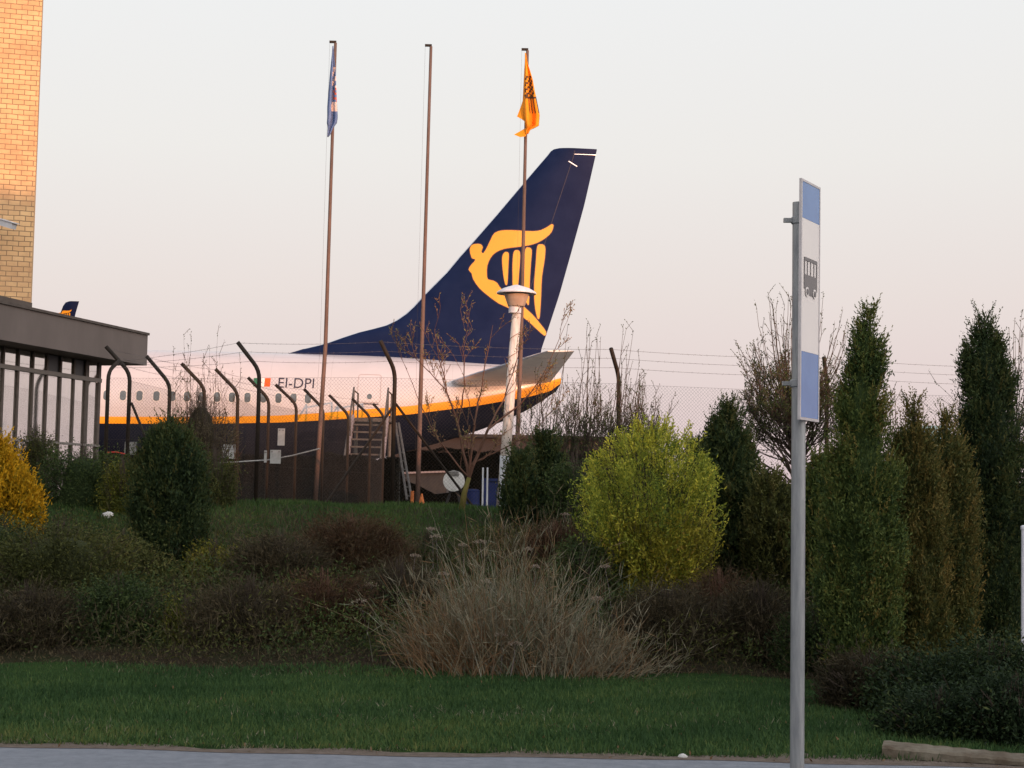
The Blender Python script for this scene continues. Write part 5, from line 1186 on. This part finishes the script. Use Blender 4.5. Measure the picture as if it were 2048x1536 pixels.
# young tree in front of the tailplane
rd = random.Random(21); t = plant('young_tree', 922, 24.4, 'young tree with yellow green forked trunk left of the lamp post', 'tree'); b = Vector(t.location)
f0 = at(938, 955, 24.4); mb = MB(); mb.tube([b - Vector((0, 0, .1)), b.lerp(f0, .5) + Vector((-.01, 0, 0)), f0], [.05, .040, .030], 10); mb.build('trunk', M['bark_y'], t, smooth=True)
sg = []; tp = []
for (pts, r0) in (([(938, 955), (915, 850), (893, 780), (868, 660)], .022), ([(938, 955), (975, 860), (1010, 790), (1040, 700)], .026), ([(938, 955), (948, 850), (965, 760), (985, 650)], .020), ([(938, 955), (880, 885), (846, 820), (806, 720)], .014), ([(975, 860), (1040, 810), (1080, 760), (1130, 650)], .016), ([(915, 850), (930, 770), (925, 700), (935, 655)], .013), ([(938, 930), (990, 905), (1060, 870), (1095, 830)], .012), ([(893, 780), (850, 735), (830, 715)], .009)):
    P_ = [at(x, y, 24.4 + .15 * math.sin(x * .05 + i)) for i, (x, y) in enumerate(pts)]
    for i in range(len(P_) - 1):
        ra = r0 * (1 - .28 * i); rb = r0 * (1 - .28 * (i + 1)); n_ = 4; prev = P_[i]
        for j in range(1, n_ + 1):
            q = P_[i].lerp(P_[i + 1], j / n_) + Vector((rd.gauss(0, .008), rd.gauss(0, .01), 0)); sg.append((tuple(prev), tuple(q), ra + (rb - ra) * (j - 1) / n_, ra + (rb - ra) * j / n_)); prev = q
            if rd.random() < .6: branch(q, (P_[i + 1] - P_[i]).normalized() + Vector((rd.gauss(0, .45), rd.gauss(0, .4), .15)), rd.uniform(.2, .45), max(.003, rb * .45), 1, sg, tp, rd, up=.3, shrink=.6, wob=.14)
arrays_mesh('branches', strips(sg, 4), 4, M['twig_red'], t); buds('leaves', tp, sg, t, 'bud', rd, 5, .045, .014, along=.55)
# thin shrub behind the column conifer
rd = random.Random(33); t = plant('bare_shrub', 400, 26.0, 'wispy leafless shrub in front of the airliner windows', 'shrub'); sg = []; tp = []
for k in range(6): shoots(gpos(340 + k * 26, 26.0), 6, (325 + k * 22, 690, 365 + k * 24, 800, 26), sg, tp, rd, r0=.005, bow=.06, side=1.5)
for px_ in (373, 388, 425): shoots(gpos(px_, 26.0), 1, (px_ - 6, 664, px_ + 10, 690, 26), sg, tp, rd, r0=.006, bow=.02)
arrays_mesh('branches', strips(sg, 3), 4, M['twig_red'], t); buds('leaves', tp, sg, t, 'olive', rd, 3, .03, .013, along=.4)
# bare trees behind the conifers at the right
rd = random.Random(41); t = plant('bare_tree', 2035, 21.5, 'leafless tree showing above and beside the tallest dark conifer at right', 'tree'); sg = []; tp = []; b = Vector(t.location); c0 = at(2015, 960, 21.5)
mb = MB(); mb.tube([b - Vector((0, 0, .1)), c0], [.06, .045], 8); mb.build('trunk', M['bark'], t, smooth=True)
for k in range(16): a = rd.uniform(0, 6.28); branch(c0, (math.cos(a) * .8, math.sin(a) * .8, rd.uniform(.5, 1.2)), .5, .014, 3, sg, tp, rd, up=.3, shrink=.64)
shoots(c0, 14, (1995, 625, 2080, 720, 21.5), sg, tp, rd, r0=.009, bow=.2); shoots(c0, 5, (1925, 660, 1950, 760, 21.5), sg, tp, rd, r0=.008, bow=.2); shoots(c0, 8, (1850, 700, 1915, 830, 21.5), sg, tp, rd, r0=.008, bow=-.12, side=.6)
arrays_mesh('branches', strips(sg, 3), 4, M['twig'], t); buds('leaves', tp, sg, t, 'green', rd, 3, .03, .014, along=.4)
t = plant('bare_shrub', 1800, 21.0, 'thin leafless shrub between the tall ragged conifer and the bronze ones', 'shrub'); sg = []; tp = []
shoots(t.location, 12, (1770, 780, 1830, 880, 21), sg, tp, rd, r0=.006, bow=.1, side=1.5); shoots(t.location, 8, (1850, 860, 1920, 920, 21), sg, tp, rd, r0=.006, bow=.1, side=1.5)
arrays_mesh('branches', strips(sg, 3), 4, M['twig_red'], t); buds('leaves', tp, sg, t, 'olive', rd, 3, .03, .014, along=.4)

# the big fan of dry stems
def fan(cx, cy_tip, Y, n, x0, x1, label, mats, seed, reach=1.55, name='dry_grass_clump', wid=.35):
    r = np.random.default_rng(seed); b = g_(cx, Y); t = empty(name, b); tag(t, label, 'shrub')
    for nm, m_, frac, lo, hi in mats:
        k = int(n * frac); V = []; T = []
        a = r.uniform(lo, hi, k)                       # angle from vertical across the picture
        ln = reach * r.uniform(.45, 1.02, k) * (1 - .22 * np.abs(a) / 1.2); ay = r.normal(size=k) * .35
        bx = r.normal(size=k) * wid + a * .25; by = r.normal(size=k) * .18
        P = np.stack([b.x + bx, b.y + by, np.full(k, b.z - .02)], 1)
        D = unit(np.stack([np.sin(a), ay * .6, np.cos(a)], 1)); ns = 5; w0 = r.uniform(.003, .0062, k)
        sidev = unit(np.cross(D, np.array([[0, 1., 0]]) + r.normal(size=(k, 3)) * .3)); prev = P; tone = r.uniform(size=k); curl = r.normal(size=(k, 3)) * .27 + np.stack([np.sin(a) * .12, np.zeros(k), -.14 * np.abs(np.sin(a))], 1)
        for j in range(ns):
            t1 = (j + 1) / ns; q = P + D * (ln * t1)[:, None] + curl * (t1 ** 2) * ln[:, None]; wa = (w0 * (1 - .8 * j / ns))[:, None]; wb = (w0 * (1 - .8 * (j + 1) / ns))[:, None]
            V.append(np.stack([prev - sidev * wa, prev + sidev * wa, q + sidev * wb, q - sidev * wb], 1)); T.append(np.repeat(np.clip(tone + .15 * (t1 - .5), 0, 1), 4)); prev = q
            if j >= 1:                                   # short side twigs
                kk = int(k * 1.3); ii = r.integers(0, k, kk); tw = blades(q[ii], D[ii] + r.normal(size=(kk, 3)) * .6, r.uniform(.06, .24, kk), .006); V.append(tw.reshape(-1, 4, 3)); T.append(np.repeat(tone[ii], 4))
        arrays_mesh(nm, np.concatenate(V, 0).reshape(-1, 3), 4, FM[m_], t, tone=np.concatenate(T))
    return t
fan(1020, 1080, 15.75, 1150, 700, 1300, 'wide fan of dry grey straw stems in the middle of the planting', [('grey_stems', 'greystem', .33, -.75, .58), ('straw_stems', 'straw', .33, -.65, .42), ('rusty_stems', 'rusty', .34, -.9, .35)], 61, reach=1.04, wid=.28)
fan(925, 1250, 15.6, 420, 800, 1000, 'low rusty brown tuft at the left foot of the dry fan', [('rusty_stems', 'rusty', .8, -.8, .5), ('straw_stems', 'straw', .2, -.8, .6)], 62, reach=.62, wid=.22)
fan(1150, 1290, 15.6, 420, 800, 1000, 'low straw coloured tuft at the right foot of the dry fan', [('rusty_stems', 'rusty', .3, -.5, .9), ('straw_stems', 'straw', .7, -.5, 1.1)], 63, reach=.55, wid=.25)
fan(1085, 1020, 19.8, 260, 1000, 1200, 'upright russet stems below the two black green conifers', [('rusty_stems', 'rusty', .7, -.45, .45), ('straw_stems', 'straw', .3, -.4, .4)], 64, reach=.75, wid=.30)
# dried flower heads
heads = [(863, 1060, 20), (872, 1075, 20), (925, 1092, 19), (741, 1172, 17.5), (706, 1182, 17.4), (720, 1204, 17), (1120, 1075, 19.5), (1055, 1100, 19), (1030, 1290, 15.3), (1002, 1272, 15.4), (960, 1086, 19), (970, 1165, 16.5), (1210, 1135, 17.8), (830, 1113, 18.5), (1070, 1135, 17.5), (1150, 1100, 18.5), (887, 1150, 17), (1195, 1200, 16.5), (215, 1092, 19.5), (212, 1112, 19.4), (1130, 1030, 20.5), (1098, 1060, 19.8)]
near = ['highest left of the dry fan', 'just below the highest one', 'above the middle of the fan', 'at the upper left tip of the fan', 'far left over the dark red shrub', 'lowest of the left group over the dark red shrub', 'under the two black green conifers', 'above the centre of the fan', 'low in the middle of the fan', 'low in the fan left of its brightest head', 'top centre behind the fan', 'inside the upper left part of the fan', 'at the upper right of the fan by the yellow green bush', 'over the reddish shrub left of the fan', 'in the upper middle of the fan', 'above the right part of the fan', 'on the upper left side of the fan', 'on the right part of the fan', 'over the olive shrub left of the column conifer', 'lower of the pair left of the column conifer', 'beside the right black green conifer', 'between the black green conifers and the fan']
for (px, py, Y), wh in zip(heads, near):
    c = at(px, py, Y); b = Vector((c.x + random.uniform(-.1, .1), Y + .05, gz(c.x, Y))); t = empty('flower_head', b); tag(t, 'pale dried flower head ' + wh, 'flower', 'dried flower heads')
    mb = MB(); mb.tube([b, b.lerp(c, .6) + Vector((.01, 0, 0)), c], [.004, .003, .002], 4); mb.build('stalk', M['pinkgrey'], t)
    n_ = 130; d = unit(rng.normal(size=(n_, 3))); d[:, 2] = np.abs(d[:, 2]) * .8; r_ = rng.uniform(.036, .062)
    arrays_mesh('umbel', blades(np.array(c) + d * r_ * rng.uniform(.4, 1, (n_, 1)) * np.array([1.3, 1, .8]), d + rng.normal(size=(n_, 3)) * .5, .016, .011), 4, FM['head'], t, tone=np.repeat(rng.uniform(size=n_), 4))

# grass and ground litter
def scatter(name, n, xf, yf_, m, L, W, seed, tonef, label=None, lean=.35, clump=None):
    r = np.random.default_rng(seed); x = xf(r, n); y = yf_(r, n, x)
    if clump is not None:
        keep = clump(x, y, r); x, y = x[keep], y[keep]
    k = len(x); z = np.array([gz(a, b_) for a, b_ in zip(x, y)])
    P = np.stack([x, y, z - .003], 1); D = r.normal(size=(k, 3)) * lean + np.array([0, 0, 1.])
    o = arrays_mesh(name, blades(P, D, L * r.uniform(.5, 1.4, k), W), 4, m, tone=np.repeat(np.clip(tonef(x, y, r), 0, 1), 4)); o['kind'] = 'stuff'; o['label'] = label; o['category'] = 'grass'
    return o
fl1 = field(201, 4); fl2 = field(77, 4)
def gt(x, y, r):
    P = np.stack([x * .8, y * 1.2, np.zeros_like(x)], 1); near_ = np.clip((12.4 - y) / 1.6, 0, 1) * np.clip(1.1 - np.abs(x + 2.2) / 5, 0.1, 1)
    return .26 + .20 * fl1(P) + .30 * near_ + .14 * fl2(P * 3) + r.normal(size=len(x)) * .18
Yr = lambda r, n, x: 10.72 + .12 + (15.5 - 10.84) * r.uniform(size=n) ** .95
scatter('lawn_grass', 170000, lambda r, n: r.uniform(-5.6, 5.6, n), Yr, FM['grass'], .055, .009, 7, gt, 'short green lawn grass between the road and the planting', lean=.5)
bt = lambda x, y, r: .35 + .2 * fl1(np.stack([x, y, 0 * x], 1)) + r.normal(size=len(x)) * .15
scatter('bank_grass', 90000, lambda r, n: r.uniform(-9, 9.5, n), lambda r, n, x: r.uniform(19.5, 26.5, n), FM['bankgrass'], .075, .012, 8, bt, 'rough grass on the upper bank', lean=.4)
o = scatter('leaf_litter', 60000, lambda r, n: r.uniform(-6.5, 7.5, n), lambda r, n, x: r.uniform(15.0, 20, n), FM['brown'], .05, .012, 9, lambda x, y, r: r.uniform(0, .9, len(x)), 'brown twigs and litter under the shrubs', lean=1.2); o['category'] = 'litter'
o = scatter('edge_tufts', 3500, lambda r, n: r.uniform(-5, 5, n), lambda r, n, x: 10.80 + np.abs(r.normal(size=n)) * .10, FM['straw'], .035, .006, 10, lambda x, y, r: r.uniform(0, .8, len(x)), 'dry grass along the road edge', lean=.7, clump=lambda x, y, r: np.sin(x * 3.1) + np.sin(x * 7.7 + 1) + r.normal(size=len(x)) * .6 > .3)

def litter(name, n, x0, x1, y0, y1, h, m, L, W, seed, label, cat, thr=-9, lean=.9):
    r = np.random.default_rng(seed); x = r.uniform(x0, x1, n); y = r.uniform(y0, y1, n); q = field(seed + 3, 4)(np.stack([x * 1.1, y * 1.4, 0 * x], 1)); k_ = q > thr; x, y, q = x[k_], y[k_], q[k_]
    z = np.array([gz(a, b_) for a, b_ in zip(x, y)]) + r.uniform(0, 1, len(x)) * h * np.clip(.5 + q * .6, .1, 1.4)
    o = arrays_mesh(name, blades(np.stack([x, y, z], 1), r.normal(size=(len(x), 3)) * lean + np.array([0, 0, .6]), L * r.uniform(.5, 1.5, len(x)), W), 4, FM[m], tone=np.repeat(np.clip(.4 + .2 * q + r.normal(size=len(x)) * .2, 0, 1), 4)); o['kind'] = 'stuff'; o['label'] = label; o['category'] = cat
litter('ground_cover', 60000, -6.5, 7, 15.6, 20.5, .52, 'green', .045, .016, 301, 'tangled green ground cover between the shrubs', 'ground cover', thr=-.1)
litter('dry_brush', 26000, -6.5, 7, 15.6, 21.0, .6, 'brown', .16, .006, 311, 'tangled dry brush over the bank', 'brush', thr=-.2, lean=.5)
litter('creeping_cover', 50000, -6.5, 7, 15.6, 21.5, .50, 'olive', .05, .012, 302, 'olive brown creeping cover between the shrubs', 'ground cover', thr=.0)
litter('fallen_leaves', 1500, -5.6, 5.6, 10.7, 15.4, .02, 'rusty', .03, .014, 303, 'fallen brown leaves on the lawn', 'leaves', lean=1.5)
litter('dead_grass', 9000, -5.6, 5.6, 10.8, 15.3, .02, 'straw', .05, .005, 304, 'patches of dead straw coloured grass in the lawn', 'grass', thr=.35, lean=.6)
